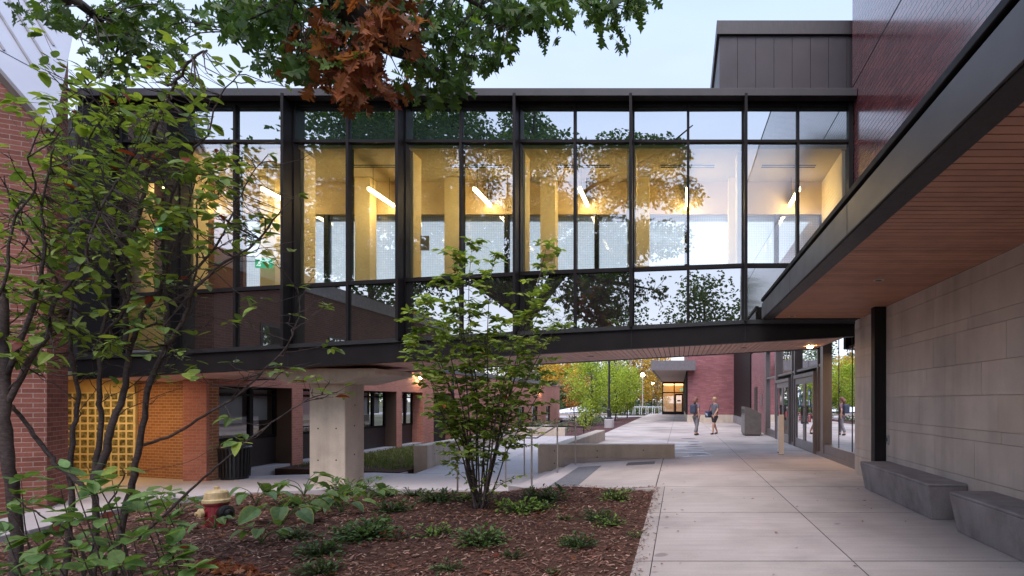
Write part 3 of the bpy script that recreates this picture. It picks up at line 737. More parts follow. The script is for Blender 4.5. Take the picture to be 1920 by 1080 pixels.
bx_ = B(3.845, 3.875, 10.80, 10.88, 0.80, 0.97); q = bx_.build('switch_box', simple('grey_box', (0.3, 0.3, 0.3), 0.4), RB, bevel=0.008)
B(3.84, 3.846, 10.82, 10.86, 0.86, 0.92).build('push_plate', M['black'], q)
# glazed entrance front
GXp = 4.24
fr = MB()
fr.box(GXp - .12, GXp + .1, 13.0, 28.5, 0.0, 0.1)
fr.box(GXp - .1, GXp + .08, 13.0, 17.0, 0.1, 0.36)
fr.box(GXp - .1, GXp + .1, 13.0, 28.5, 3.9, 4.3)
for y0, y1, px in ((13.0, 13.12, .1), (16.75, 17.05, .13), (17.5, 17.62, .1), (20.78, 20.92, .14), (21.5, 21.62, .1), (24.75, 25.0, .16), (27.9, 28.1, .12)):
    fr.box(GXp - px, GXp + .1, y0, y1, 0.1, 3.9)
fr.box(GXp - .08, GXp + .08, 17.05, 28.0, 2.62, 2.70)
fr.box(GXp - .08, GXp + .08, 25.0, 28.0, 0.1, 0.3)
fr.build('entrance_frame', simple('entrance_metal', (0.17, 0.145, 0.145), 0.4, 0.1, 2), RB)
def xpane(y0, y1, z0, z1, name='glass_pane', x=GXp):
    p = MB(); tl = rnd.uniform(-.004, .004); p.poly([(x + tl, y0, z0), (x - tl, y1, z0), (x - tl, y1, z1), (x + tl, y0, z1)]); return p.build(name, M['door_glass'], RB)
for a, b in ((13.12, 14.35), (14.36, 15.55), (15.56, 16.75)): xpane(a, b, .36, 3.9)
for a, b in ((14.345, 14.365), (15.545, 15.565)): B(GXp - .012, GXp + .012, a, b, .36, 3.9).build('glass_joint', M['black'], RB)
for a, b in ((17.05, 19.2), (19.21, 20.78), (20.92, 22.9), (22.91, 24.75), (25.0, 26.5), (26.51, 27.9)): xpane(a, b, 2.70, 3.9)
for a, b in ((17.05, 17.5), (20.92, 21.5), (25.0, 26.5), (26.51, 27.9)): xpane(a, b, .3 if a > 24 else .1, 2.62)
def double_door(y0, y1, z1):
    mid = (y0 + y1) / 2
    x0 = GXp - .2
    f = MB().box(x0, GXp + .05, y0, y0 + .09, 0.02, z1).box(x0, GXp + .05, y1 - .09, y1, 0.02, z1).box(x0, GXp + .05, y0 + .09, y1 - .09, z1 - .12, z1)
    f.build('door_frame', bpy.data.materials['entrance_metal'], RB)
    for k, (a, b) in enumerate(((y0 + .1, mid - .005), (mid + .005, y1 - .1))):
        s = .16
        d = MB().box(x0 + .05, x0 + .1, a, a + s, .03, z1 - .13).box(x0 + .05, x0 + .1, b - s, b, .03, z1 - .13).box(x0 + .05, x0 + .1, a + s, b - s, .03, .32).box(x0 + .05, x0 + .1, a + s, b - s, z1 - .33, z1 - .13)
        D = d.build('door', simple('door_metal', (0.20, 0.17, 0.17), 0.4) if 'door_metal' not in bpy.data.materials else bpy.data.materials['door_metal'], RB)
        p = MB(); p.poly([(x0 + .075, a + s, .32), (x0 + .075, b - s, .32), (x0 + .075, b - s, z1 - .33), (x0 + .075, a + s, z1 - .33)]); p.build('glass', M['door_glass'], D)
        hy = (b - .1) if k == 0 else (a + .1)
        MB().tube([(x0 - .01, hy, .85), (x0 - .01, hy, 1.45)], .018, 8).tube([(x0 - .01, hy, .9), (x0 + .06, hy, .9)], .012, 6).tube([(x0 - .01, hy, 1.4), (x0 + .06, hy, 1.4)], .012, 6).build('handle', M['black'], D)
        c = (a + b) / 2
        def sticker(z0, z1_, wy, col, nm):
            B(x0 + .066, x0 + .070, c - wy, c + wy, z0, z1_).build(nm, simple(nm + '_ink', col, 0.6) if nm + '_ink' not in bpy.data.materials else bpy.data.materials[nm + '_ink'], D)
        if y0 < 20:
            sticker(1.72, 1.98, .16, (0.035, 0.13, 0.26), 'blue_notice'); sticker(1.42, 1.68, .14, (0.03, 0.11, 0.23), 'blue_notice'); sticker(0.94, 1.2, .17, (0.6, 0.06, 0.06), 'red_notice')
            w = MB()
            for (zz, hh, ww) in ((1.85, .1, .10), (1.55, .16, .06)): w.box(x0 + .062, x0 + .0655, c - ww, c + ww, zz - hh / 2, zz + hh / 2)
            w.box(x0 + .062, x0 + .0655, c - .12, c + .12, 1.12, 1.15).box(x0 + .062, x0 + .0655, c - .12, c + .12, 1.06, 1.075).box(x0 + .062, x0 + .0655, c - .10, c + .10, 1.0, 1.015)
            w.build('notice_print', M['tinted'] if False else simple('print_white', (0.75, 0.75, 0.75), 0.6) if 'print_white' not in bpy.data.materials else bpy.data.materials['print_white'], D)
        else:
            sticker(0.98, 1.2, .13, (0.6, 0.06, 0.06), 'red_notice')
double_door(17.65, 20.76, 2.5); double_door(21.65, 24.73, 2.46)
# lobby seen through the glass
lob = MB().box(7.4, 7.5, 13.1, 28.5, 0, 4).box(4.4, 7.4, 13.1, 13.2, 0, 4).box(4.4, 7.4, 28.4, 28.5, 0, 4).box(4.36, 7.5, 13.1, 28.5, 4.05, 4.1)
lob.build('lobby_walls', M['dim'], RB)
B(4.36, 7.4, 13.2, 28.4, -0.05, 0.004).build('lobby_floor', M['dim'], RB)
B(6.6, 7.38, 17.6, 18.6, 0.01, 2.9).box(6.6, 7.38, 22.0, 23.0, 0.01, 2.9).build('timber_screen', simple('orange_timber', (0.42, 0.17, 0.06), 0.5), RB)
B(4.36, 12.0, 13.14, 44.0, 4.31, 7.6).build('rear_brick_wall', M['brick_pink'], RB)
B(4.2, 4.5, 28.5, 34.0, 0.0, 4.31).build('pier_brick', M['brick_pink'], RB)
B(4.17, 4.2, 31.4, 32.5, 0.85, 2.35).build('slit_window', M['black'], RB)
B(4.17, 4.2, 29.5, 30.2, 1.35, 1.95).build('plaque', simple('plaque_grey', (0.16, 0.11, 0.12), 0.4), RB)
m = MB(); y = 34.0
while y < 43.9: m.box(4.12, 4.3, y, y + .22, 0.55, 7.6); m.box(4.15, 4.3, y + .22, y + .3, .55, 7.6); y += .3
m.build('ribbed_cladding', M['metal'], RB)
B(4.08, 4.3, 34.0, 43.95, -0.05, 0.545).build('plinth', M['bench'], RB)

# ------------------------------------------------------------------ far hall with a lit entrance
FB = thing('brick_building', 'far plum brick building block on a grey plinth with a flat entrance canopy', 'building', (3, 50, 0))
B(0.66, 12, 44.0, 75, 0.58, 9).build('brick_wall', M['brick_pink'], FB)
B(0.62, 4.07, 43.93, 44.5, -0.1, 0.575).box(.62, 12, 44.5, 75, -.1, .575).build('plinth', M['cast'], FB)
m = MB(); y = 44.4
while y < 69.5: m.box(0.55, 0.655, y, y + 0.9, 0.58, 3.88); y += 1.3
m.build('side_cladding', M['metal'], FB)
B(1.1, 1.5, 43.955, 43.995, 2.0, 2.9).build('vent', M['dark_panel'], FB) if False else None
c = B(-2.05, 1.22, 43.0, 43.25, 3.86, 4.58).box(-2.05, -1.9, 43.25, 72, 3.86, 4.58).box(-1.9, .64, 71.8, 72, 3.86, 4.58).build('canopy_fascia', simple('canopy_grey', (0.13, 0.115, 0.12), 0.5), FB)
B(-1.9, .645, 43.25, 71.8, 3.90, 3.96).build('canopy_soffit', simple('soffit_tan', (0.46, 0.36, 0.31), 0.6), c)
B(-1.9, .645, 43.25, 71.8, 4.45, 4.56).build('canopy_roof', M['metal'], c)
B(.65, 1.2, 43.25, 43.9, 3.9, 4.4).build('canopy_return', M['metal'], c)
e = MB().box(-2.0, 0.62, 69.9, 70.1, 0, .35).box(-2.0, .62, 69.9, 70.1, 2.55, 2.68).box(-2.0, .62, 69.9, 70.1, 3.7, 3.9)
for x in (-2.0, -0.62, 0.5): e.box(x, x + .12, 69.88, 70.12, 0, 3.9)
e.box(-2.0, -1.9, 70.1, 76, 0, .35).box(-2.0, -1.9, 70.1, 76, 3.7, 3.9)
EF = e.build('entrance_frame', M['metal'], FB)
p = MB(); p.poly([(-1.9, 70, .35), (-.62, 70, .35), (-.62, 70, 3.7), (-1.9, 70, 3.7)]); p.poly([(-.5, 70, 2.68), (.5, 70, 2.68), (.5, 70, 3.7), (-.5, 70, 3.7)]); p.build('glass', M['window_glass'], EF)
p = MB(); p.poly([(-1.95, 70.1, .35), (-1.95, 76, .35), (-1.95, 76, 3.7), (-1.95, 70.1, 3.7)]); p.build('glass', M['window_glass'], EF)
d = MB().box(-.48, -.33, 69.95, 70.0, .05, 2.5).box(.33, .48, 69.95, 70.0, .05, 2.5).box(-.33, .33, 69.95, 70.0, .05, .3).box(-.33, .33, 69.95, 70.0, 2.3, 2.5)
D = d.build('door', M['metal'], FB)
p = MB(); p.poly([(-.33, 69.98, .3), (.33, 69.98, .3), (.33, 69.98, 2.3), (-.33, 69.98, 2.3)]); p.build('glass', M['window_glass'], D)
B(-.2, .2, 69.93, 69.947, 1.55, 1.72).build('notice', M['black'], D)
B(-2.0, .64, 74.6, 75.0, 0.0, 3.9).build('lobby_wall', simple('lobby_tan', (0.6, 0.4, 0.2), 0.7), FB)
B(-1.9, .6, 70.3, 74.5, 3.60, 3.66).build('lit_ceiling', emit('lobby_light', (1.0, 0.6, 0.22), 1.3), FB)
exit_sign((0.3, 69.7, 2.95), 'tiny green exit sign above the door of the far lit entrance')

# ------------------------------------------------------------------ left gable with the steep pale metal roof
LG = thing('gable_building', 'red brick gable with a steep pale metal roof at the left end of the bridge', 'building', (-13, 10.5, LOW))
C0 = Vector((-11.96, 11.1, 0)); C1 = Vector((-12.515, 12.02, 0)); dA = Vector((-1, -0.6, 0)); TT = 2.6
def zt0(t): return 7.05 + 1.6 * t
def zt1(t): return 9.17 + 1.6 * t
m = MB()
P = [C0, C1, C1 + dA * TT, C0 + dA * TT]
zt = [7.0, 9.12, zt1(TT) - .05, zt0(TT) - .05]
bt = [m.vert((p.x, p.y, -1.0)) for p in P]; tp = [m.vert((p.x, p.y, z)) for p, z in zip(P, zt)]
for k in range(4): m.f.append([bt[k], bt[(k + 1) % 4], tp[(k + 1) % 4], tp[k]])
m.f.append(tp); m.f.append(bt[::-1]); m.build('brick_wall', M['brick_old'], LG)
m = MB(); P = [C0 + dA * 2.62, C1 + dA * 2.62, C1 + dA * 10, C0 + dA * 10]
bt = [m.vert((p.x, p.y, -1.0)) for p in P]; tp = [m.vert((p.x, p.y, 11.3)) for p in P]
for k in range(4): m.f.append([bt[k], bt[(k + 1) % 4], tp[(k + 1) % 4], tp[k]])
m.f.append(tp); m.build('long_brick_wall', M['brick_old'], LG)
nf = Vector((0.6, -1, 0)).normalized()
def RP(t, u, lift=0.0):   # a point on the roof plane: t along the front, u along the side
    p = C0 + dA * t + (C1 - C0) * u
    return Vector((p.x, p.y, 7.05 + 1.6 * t + 2.12 * u + lift))
nrm = (RP(1, 0) - RP(0, 0)).cross(RP(0, 1) - RP(0, 0)).normalized()
if nrm.z < 0: nrm = -nrm
out_f = nf * 0.10
r = MB(); q = [RP(-0.09, -0.12), RP(-.04, 1.02), RP(TT + .05, 1.02), RP(TT + .05, -.12)]
r.slab([a + nrm * 0.10 for a in q], 0.10 if (q[1] - q[0]).cross(q[2] - q[1]).dot(nrm) > 0 else -0.10)
ROOF = r.build('roof', M['whitemetal'], LG, bevel=0.006)
rb = MB()
def roof_hit(px, py):
    o = Vector((0, 0, EYE)); d = Vector(((px - 1273) / F, 1, (752 - py) / F)); pp = RP(0, 0) + nrm * .1
    return o + d * ((pp - o).dot(nrm) / d.dot(nrm))
for (a, b) in (((91, 121), (16, 0)), ((61, 126), (-15, 4)), ((100, 86), (45, 0)), ((7, 95), (-60, -10))):
    A, Bq = roof_hit(*a), roof_hit(*b); rb.bar(A + nrm * .012, Bq + nrm * .012, .035, .03, nrm)
rb.build('standing_seam', simple('seam_grey', (0.30, 0.28, 0.29), 0.5), ROOF)  # seams in a darker grey than the roof sheets
sm = MB(); sm.bar(roof_hit(-5, 92) + nrm * .003, roof_hit(107, 152) + nrm * .003, .012, .008, nrm); sm.build('lap_joint', M['dark_panel'], ROOF)
tr = MB(); tr.bar(RP(-.06, -.10) - nrm * .06, RP(TT, -.10) - nrm * .06, .07, .15, nrm); tr.build('rake_trim', simple('rake_brown', (0.17, 0.14, 0.125), 0.5), LG)

# ------------------------------------------------------------------ brick wing behind the bridge: windows, glass block recess, long wall
WG = thing('brick_wing', 'long low orange brick wing with piers, recessed windows and a glass block recess', 'building', (-12.3, 25, LOW))
w = MB()
piers = [(14.9, 15.2), (18.2, 18.72), (21.7, 22.15), (24.95, 25.42), (27.5, 28.7)]
for a, b in piers: w.box(-12.6, -12.0, a, b, -1.2, 2.0)
w.box(-12.6, -12.0, 14.9, 59.0, 2.0, 3.05)
w.box(-12.6, -12.0, 31.4, 43.6, -1.5, 1.998)
sl = [(43.6, 45.6), (48.0, 49.9), (53.0, 54.8)]
w.box(-12.6, -12.0, 45.6, 48.0, -1.5, 1.998).box(-12.6, -12.0, 49.9, 53.0, -1.5, 1.998).box(-12.6, -12.0, 54.8, 59.0, -1.5, 1.998)
for a, b in sl: w.box(-12.6, -12.0, a, b, 1.15, 1.998); w.box(-12.6, -12.0, a, b, -1.5, -0.62)
w.box(-22, -12.6, 58.7, 59.0, -1.5, 3.05)
w.build('brick_wall', M['brick_wing'], WG)
for a, b in piers[1:4]: B(-12.59, -12.02, a - .012, a - .002, -0.7, 1.99).build('pier_panel', M['brown_panel'], WG)
B(-12.66, -11.93, 14.88, 59.08, 3.05, 3.30).build('coping', simple('coping_slate', (0.10, 0.105, 0.12), 0.45, 0.1, 1), WG)
B(-22, -12.66, 16.6, 59.0, 2.9, 3.0).build('roof', M['dark_panel'], WG)
def wing_window(y0, y1, blind=1.0):
    x = -12.56
    f = MB()
    for a, b in ((y0, y0 + .07), (y1 - .07, y1), (y0 + (y1 - y0) * .62, y0 + (y1 - y0) * .62 + .14)): f.box(x, x + .09, a, b, .5, 1.995)
    for a, b in ((.5, .58), (1.74, 1.81), (1.93, 1.995)): f.box(x, x + .088, y0 + .07, y1 - .07, a, b)
    W = f.build('window', M['metal'], WG)
    p = MB(); p.poly([(x + .04, y0, .55), (x + .04, y1, .55), (x + .04, y1, 1.95), (x + .04, y0, 1.95)]); p.build('pane', M['window_glass'], W)
    B(x - .1, x - .09, y0 + .1, y0 + (y1 - y0) * .60, blind, 1.93).build('blind', M['blind'], W)
    B(x - .14, x - .13, y0 + (y1 - y0) * .72, y1 - .1, blind + .05, 1.93).build('blind', M['blind'], W)
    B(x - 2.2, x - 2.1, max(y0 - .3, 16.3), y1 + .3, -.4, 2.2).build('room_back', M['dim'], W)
    it = MB()
    for k in range(5):
        yy = rnd.uniform(y0 + .25, y1 - .3); it.tint(rnd.choice([(.3, .22, .12), (.35, .33, .3), (.12, .14, .2), (.3, .1, .06)])); it.box(x - .5, x - .4, yy, yy + rnd.uniform(.08, .25), .5, .5 + rnd.uniform(.1, .32))
    it.build('things_on_sill', M['tinted'], W) if False else it.build('sill_clutter', M['tinted'], W)
    B(x, x + .06, y0, y1, -.32, .498).build('lower_panel', simple('panel_brown_black', (0.035, 0.024, 0.022), 0.45) if 'panel_brown_black' not in bpy.data.materials else bpy.data.materials['panel_brown_black'], W)
    B(-12.6, -12.03, y0 + .003, y1 - .02, -.9, -.33).build('concrete_sill', M['path'], W)
for a, b in ((15.2, 18.18), (18.72, 21.68), (22.15, 24.93), (25.42, 27.48)): wing_window(a, b, rnd.uniform(.95, 1.1))
B(-12.9, -12.5, 28.7, 31.4, -1.0, 2.0).build('doorway', simple('doorway_dark', (0.03, 0.022, 0.02), 0.6), WG)
B(-12.52, -12.46, 28.75, 31.35, -.9, 1.0).build('door', M['brown_panel'], WG) if False else None
for a, b in sl:
    f = MB().box(-12.16, -12.06, a, a + .1, -.62, 1.15).box(-12.16, -12.06, b - .1, b, -.62, 1.15).box(-12.16, -12.06, a, b, .45, .53)
    W = f.build('slit_window', M['black'], WG)
    p = MB(); p.poly([(-12.12, a, -.62), (-12.12, b, -.62), (-12.12, b, 1.15), (-12.12, a, 1.15)]); p.build('pane', dark_glass('slit_glass', (.02, .022, .025), .12) if 'slit_glass' not in bpy.data.materials else bpy.data.materials['slit_glass'], W)
# recess at the left with glass blocks and a warm downlight
P0, P1 = Vector((-14.55, 15.75, 0)), Vector((-12.02, 14.93, 0))
m = MB(); e = (P1 - P0).normalized(); nn = Vector((-e.y, e.x, 0))
a, b = P0, P1
m.hexa([(a.x, a.y, -.9), (b.x, b.y, -.9), (b.x + nn.x * .3, b.y + nn.y * .3, -.9), (a.x + nn.x * .3, a.y + nn.y * .3, -.9), (a.x, a.y, 2.16), (b.x, b.y, 2.16), (b.x + nn.x * .3, b.y + nn.y * .3, 2.16), (a.x + nn.x * .3, a.y + nn.y * .3, 2.16)])
m.build('recess_brick', brick('amber_brick', (0.27, 0.115, 0.06), (0.34, 0.155, 0.085), (0.45, 0.31, 0.2), 0.215, 0.078, 0.008, tone=0.1), WG)
gb = MB(); x0 = -16.4
for i in range(9):
    for j in range(11):
        gx, gz = x0 + i * .205, -.43 + j * .205
        gb.hexa([(gx + .018, 15.66, gz + .018), (gx + .187, 15.66, gz + .018), (gx + .187, 15.78, gz + .018), (gx + .018, 15.78, gz + .018), (gx + .018, 15.66, gz + .187), (gx + .187, 15.66, gz + .187), (gx + .187, 15.78, gz + .187), (gx + .018, 15.78, gz + .187)])
def block_glass():
    mm, nt, out = new_mat('glass_block')
    p = N(nt, 'BsdfPrincipled'); p.inputs['Roughness'].default_value = 0.12; p.inputs['Specular IOR Level'].default_value = 0.8
    L(nt, ramp(nt, noise(nt, 9, 2), [(0.35, (0.07, 0.07, 0.035)), (0.7, (0.36, 0.33, 0.16))]), p.inputs['Base Color'])
    L(nt, bump(nt, noise(nt, 22, 2), .7, .03), p.inputs['Normal']); L(nt, p.outputs[0], out.inputs[0]); return mm
GBK = gb.build('glass_blocks', block_glass(), WG, bevel=0.02)
B(-16.45, -14.52, 15.667, 15.8, -.45, 1.84).build('block_joints', simple('cream_joint', (0.66, 0.58, 0.34), 0.7), WG)
B(-16.45, -14.5, 15.62, 15.8, 1.84, 2.16).build('recess_lintel', simple('lintel_tan', (0.55, 0.42, 0.18), 0.7), WG)
B(-17.2, -13.31, 12.6, 16.4, 2.16, 2.25).build('recess_ceiling', simple('recess_white', (0.6, 0.52, 0.36), 0.7), WG)
B(-17.2, -16.45, 12.6, 15.9, -.9, 2.15).build('recess_side', M['brick_old'], WG)
B(-17.2, -13.32, 13.3, 16.4, 2.26, 8.0).build('stair_block', M['dark_panel'], WG)
dl = MB().lathe((-13.85, 14.0, 2.148), [(0.09, 0), (0.09, .01)], 18).build('downlight', M['down'], WG)
def area_lamp(name, loc, energy, col, size, rot=(0, 0, 0)):
    d = bpy.data.lights.new(name, 'AREA'); d.energy = energy; d.color = col; d.size = size; d.shape = 'DISK'
    o = bpy.data.objects.new(name, d); COL.objects.link(o); o.location = loc; o.rotation_euler = rot; return o
area_lamp('soffit_beam', (3.4, 15.2, 2.98), 10, (1.0, 0.6, 0.3), 0.14)
MB().lathe((3.4, 15.2, 2.985), [(0.08, 0), (0.08, .01)], 18).build('recessed_light', M['down'], BR)
area_lamp('downlight_beam', (-13.85, 14.0, 2.135), 8, (1.0, 0.64, 0.25), 0.16)
area_lamp('downlight_beam', (-15.2, 14.2, 2.135), 8, (1.0, 0.64, 0.25), 0.16)
MB().lathe((-15.2, 14.2, 2.148), [(0.09, 0), (0.09, .01)], 18).build('downlight', M['down'], WG)
# wall lamps on the wing
for (y, z, lab) in ((26.9, 2.72, 'glowing wall lamp on the brick wing beside the concrete pier, nearer of the two'), (50.7, 2.52, 'glowing wall lamp above the slit windows at the far end of the brick wing')):
    t = thing('wall_lamp', lab, 'wall lamp', (-11.99, y, z), 'wall lamps on the brick wing')
    B(-11.995, -11.93, y - .07, y + .07, z - .1, z + .12).build('back_box', M['black'], t, bevel=0.01)
    MB().lathe((-11.85, y, z - .06), [(.005, -.05), (.05, -.035), (.07, 0), (.05, .04), (.03, .055)], 14).build('bulb', M['lamp'], t)
    MB().lathe((-11.86, y, z + .0), [(.10, 0), (.08, .03), (.02, .05)], 14).build('hood', M['black'], t)

# ------------------------------------------------------------------ brick building behind the camera, seen mirrored in the glass
KB = thing('brick_house', 'brick building with a pale parapet seen only as a reflection in the bridge glass', 'building', (-20, -4, 0))
k = MB().box(-30, -16.0, -14, 6.5, -1, 6.3); k.build('brick_wall', M['brick_old'], KB)
k = MB().box(-30.1, -15.9, -14.1, 6.6, 6.3, 6.9); k.build('parapet', simple('parapet_stone', (0.5, 0.46, 0.43), 0.7), KB)
for y in (3.0, -1.5, -6.5):
    W = B(-16.02, -15.97, y - .8, y + .8, 2.6, 4.6).build('window', simple('window_frame_dark', (0.05, 0.045, 0.045), .5) if 'window_frame_dark' not in bpy.data.materials else bpy.data.materials['window_frame_dark'], KB)
    p = MB(); p.poly([(-15.96, y - .7, 2.7), (-15.96, y + .7, 2.7), (-15.96, y + .7, 4.5), (-15.96, y - .7, 4.5)]); p.build('pane', dark_glass('rear_glass', (.05, .05, .05), .5, 0) if 'rear_glass' not in bpy.data.materials else bpy.data.materials['rear_glass'], W)
# ------------------------------------------------------------------ benches
def bench(y0, y1, lab):
    t = thing('concrete_bench', lab, 'bench', (3.6, (y0 + y1) / 2, 0), 'concrete benches along the stone wall')
    m = MB(); m.hexa([(3.41, y0 + .06, .0), (3.86, y0 + .06, .0), (3.86, y1 - .06, .0), (3.41, y1 - .06, .0), (3.335, y0, .455), (3.872, y0, .455), (3.872, y1, .455), (3.335, y1, .455)])
    m.build('base', M['bench'], t, bevel=0.012)
    m = MB().hexa([(3.335, y0, .457), (3.872, y0, .457), (3.872, y1, .457), (3.335, y1, .457), (3.338, y0 + .003, .49), (3.872, y0 + .003, .49), (3.872, y1 - .003, .49), (3.338, y1 - .003, .49)])
    m.build('seat', M['bench'], t, bevel=0.012)
    return t
bench(7.86, 10.82, 'tapered grey concrete bench reaching up to the dark steel column')
bench(4.3, 7.25, 'tapered grey concrete bench cut by the picture edge, nearer the viewer')

# ------------------------------------------------------------------ hydrant
HX, HY = -5.95, 7.55
hz = bed_z(HX, HY) - 0.03
t = thing('fire_hydrant', 'red fire hydrant with cream bonnet and caps among the hosta leaves', 'fire hydrant', (HX, HY, hz))
m_red = simple('hydrant_red', (0.27, 0.02, 0.032), 0.5, 0.4, 14, coat=0.1, bumpy=0.15, bscale=40); m_cr = simple('hydrant_cream', (0.64, 0.47, 0.24), 0.5, 0.25, 14)
def P3(x, y, z): return (HX + x, HY + y, hz + z)
MB().lathe(P3(0, 0, 0), [(.2, 0), (.2, .04), (.155, .05), (.15, .34), (.165, .36), (.175, .375), (.175, .40)], 26).build('barrel', m_red, t, smooth=False, bevel=0.004)
MB().lathe(P3(0, 0, .40), [(.19, 0), (.19, .045), (.17, .06), (.155, .16), (.13, .185), (.06, .20), (.035, .205), (.035, .25), (.01, .252)], 26).build('bonnet', m_cr, t, bevel=0.004)
d1 = Vector((-.55, -.83, 0)).normalized(); c = P3(0, 0, .25)
MB().lathe(Vector(c) + d1 * .13, [(.065, 0), (.065, .05)], 18, d1).build('nozzle', m_red, t)
q = MB().lathe(Vector(c) + d1 * .18, [(.075, 0), (.075, .05), (.05, .065), (.03, .07), (.03, .10)], 18, d1).build('nozzle_cap', m_cr, t, bevel=0.003)
d2 = Vector((.93, -.36, 0)).normalized()
MB().lathe(Vector(c) + d2 * .12, [(.10, 0), (.10, .06)], 20, d2).build('hose_nozzle', m_red, t)
MB().lathe(Vector(c) + d2 * .18, [(.115, 0), (.115, .08), (.08, .10), (.055, .105), (.055, .15), (.03, .165)], 20, d2).build('hose_cap', M['black'], t, bevel=0.003)

t.scale = (.8, .8, .8)
# ------------------------------------------------------------------ litter bin by the wing, recycling cabinet, bollard
t = thing('litter_bin', 'black slatted litter bin standing against the brick pier under the bridge', 'litter bin', (-11.62, 15.35, LOW))
s = MB()
for k in range(26):
    a = 2 * math.pi * k / 26; r = .33
    x, y = -11.62 + r * math.cos(a), 15.35 + r * math.sin(a)
    s.bar((x, y, LOW + .06), (x + .03 * math.cos(a), y + .03 * math.sin(a), LOW + .82), .045, .012, (math.cos(a), math.sin(a), 0))
s.build('slats', M['black'], t)
MB().lathe((-11.62, 15.35, LOW), [(.30, 0), (.30, .05), (.28, .05), (.29, .80)], 24).build('liner', M['black'], t)
MB().lathe((-11.62, 15.35, LOW + .80), [(.375, 0), (.38, .03), (.36, .06), (.22, .085), (.21, .06), (.1, .06)], 24).build('rim', simple('bin_rim', (.03, .03, .035), .35), t)

t = thing('recycling_bin', 'tall grey brown recycling cabinet with a slanted top outside the hall', 'recycling bin', (3.4, 27.3, 0))
m_bin = simple('bin_taupe', (0.125, 0.108, 0.10), 0.5)
def cab(x0, x1, y0, y1):
    pts = [(x0, 1.34), (x0 + .28, 1.27), (x1, 1.02), (x1, .06), (x0, .06)]
    m = MB(); n = len(pts); a = [m.vert((p[0], y0, p[1])) for p in pts]; b = [m.vert((p[0], y1, p[1])) for p in pts]
    m.f.append(a); m.f.append(b[::-1])
    for k in range(n): m.f.append([a[(k + 1) % n], a[k], b[k], b[(k + 1) % n]])
    return m
cab(3.02, 3.78, 26.9, 27.6).build('cabinet', m_bin, t, bevel=0.01)
cab(3.02, 3.78, 27.64, 28.3).build('cabinet', m_bin, t, bevel=0.01)
f = MB()
for a in (27.0, 27.25, 27.5, 27.74, 27.97, 28.2): f.box(3.0, 3.018, a - .09, a + .09, .12, .95)
f.build('door_panel', simple('bin_grey', (0.22, 0.20, 0.19), 0.5), t)
f = MB().box(3.005, 3.018, 27.1, 27.4, 1.05, 1.22).box(3.005, 3.018, 27.8, 28.1, 1.05, 1.22); f.build('slot', M['black'], t)
MB().box(3.06, 3.72, 26.95, 28.25, 0, .058).build('foot_frame', M['black'], t)

t = thing('push_post', 'square pale post with a white strip standing in front of the entrance doors', 'push button post', (3.05, 17.6, 0))
B(2.99, 3.14, 17.53, 17.68, 0.0, 1.19).build('post', simple('post_cream', (0.80, 0.75, 0.72), 0.55, 0.06, 3), t, bevel=0.01)
B(2.968, 2.988, 17.55, 17.66, 0.08, 1.16).build('push_bar', simple('post_white', (0.75, 0.75, 0.78), 0.4), t, bevel=0.004)
B(2.964, 2.99, 17.55, 17.66, 0.05, 0.075).box(2.964, 2.99, 17.55, 17.66, 1.163, 1.185).build('end_cap', M['black'], t)
B(2.985, 3.145, 17.525, 17.685, 0.0, 0.012).build('foot_plate', M['steel'], t)

# ------------------------------------------------------------------ handrails of the steps
def rail(lab, path, posts, r=.021):
    t = thing('handrail', lab, 'handrail', (path[0][0], path[0][1], path[0][2] - .9), 'steel handrails of the steps')
    m = MB(); P = [Vector(p) for p in path]
    m.tube(P, r, 10); m.build('top_rail', M['steel'], t, smooth=True)
    for (p, z0) in posts: MB().tube([(p[0], p[1], z0), (p[0], p[1], p[2])], r * .9, 10).lathe((p[0], p[1], z0), [(.045, 0), (.045, .012)], 14).build('post', M['steel'], t, smooth=False)
    return t
# near rail: beside the head of the steps, down to the lower path
rail('stainless handrail against the low concrete wall, farthest of the three at the steps',
     [at(1079, 792, 15.9), at(1055, 792, 15.9), at(1007, 821, 15.9), at(983, 821, 15.9)],
     [(at(1079, 792, 15.9), LZ(-2.7) - .1), (at(983, 821, 15.9), LOW)])
rail('stainless handrail in the middle of the steps',
     [at(1045, 797.5, 14.1), at(1018, 797.5, 14.1), at(958, 832, 14.1), at(945, 832, 14.1)],
     [(at(1045, 797.5, 14.1), LZ(-2.8) - .1), (at(948, 832, 14.1), LOW)])
rail('stainless handrail nearest the planting bed, partly behind the bushy shrub',
     [at(997, 805, 11.9), at(966, 805, 11.9), at(895, 846, 12.3), at(858, 846, 12.3)],
     [(at(997, 805, 11.9), LZ(-2.8) - .1), (at(858, 846, 12.3), LOW - .1)])

# ------------------------------------------------------------------ lamp posts
def lamp_post(x, y, z, h, lab, lit=False, base=True):
    t = thing('lamp_post', lab, 'lamp post', (x, y, z))
    if base: MB().lathe((x, y, z - .1), [(.3, 0), (.3, .62), (.26, .65)], 20).build('footing', M['path'], t)
    zz = z + (.55 if base else 0)
    MB().lathe((x, y, zz), [(.22, 0), (.22, .06), (.13, .14), (.12, .55), (.085, .62), (.07, .8), (.06, h - .5)], 14).build('pole', M['black'], t, smooth=False)
    MB().lathe((x, y, zz + h - .5), [(.07, 0), (.19, .06), (.22, .35), (.14, .5), (.05, .58)], 16).build('lantern', M['farlamp'] if lit else simple('lantern_glass', (.5, .5, .48), .3) if 'lantern_glass' not in bpy.data.materials else bpy.data.materials['lantern_glass'], t)
    return t
lamp_post(-4.28, 36.0, -0.05, 4.6, 'slim black lamp post on a concrete footing in front of the yellow green trees')
lamp_post(-10.6, 27.5, -0.7, 4.9, 'slim black lamp post behind the bushy shrub by the brick wing', base=False)
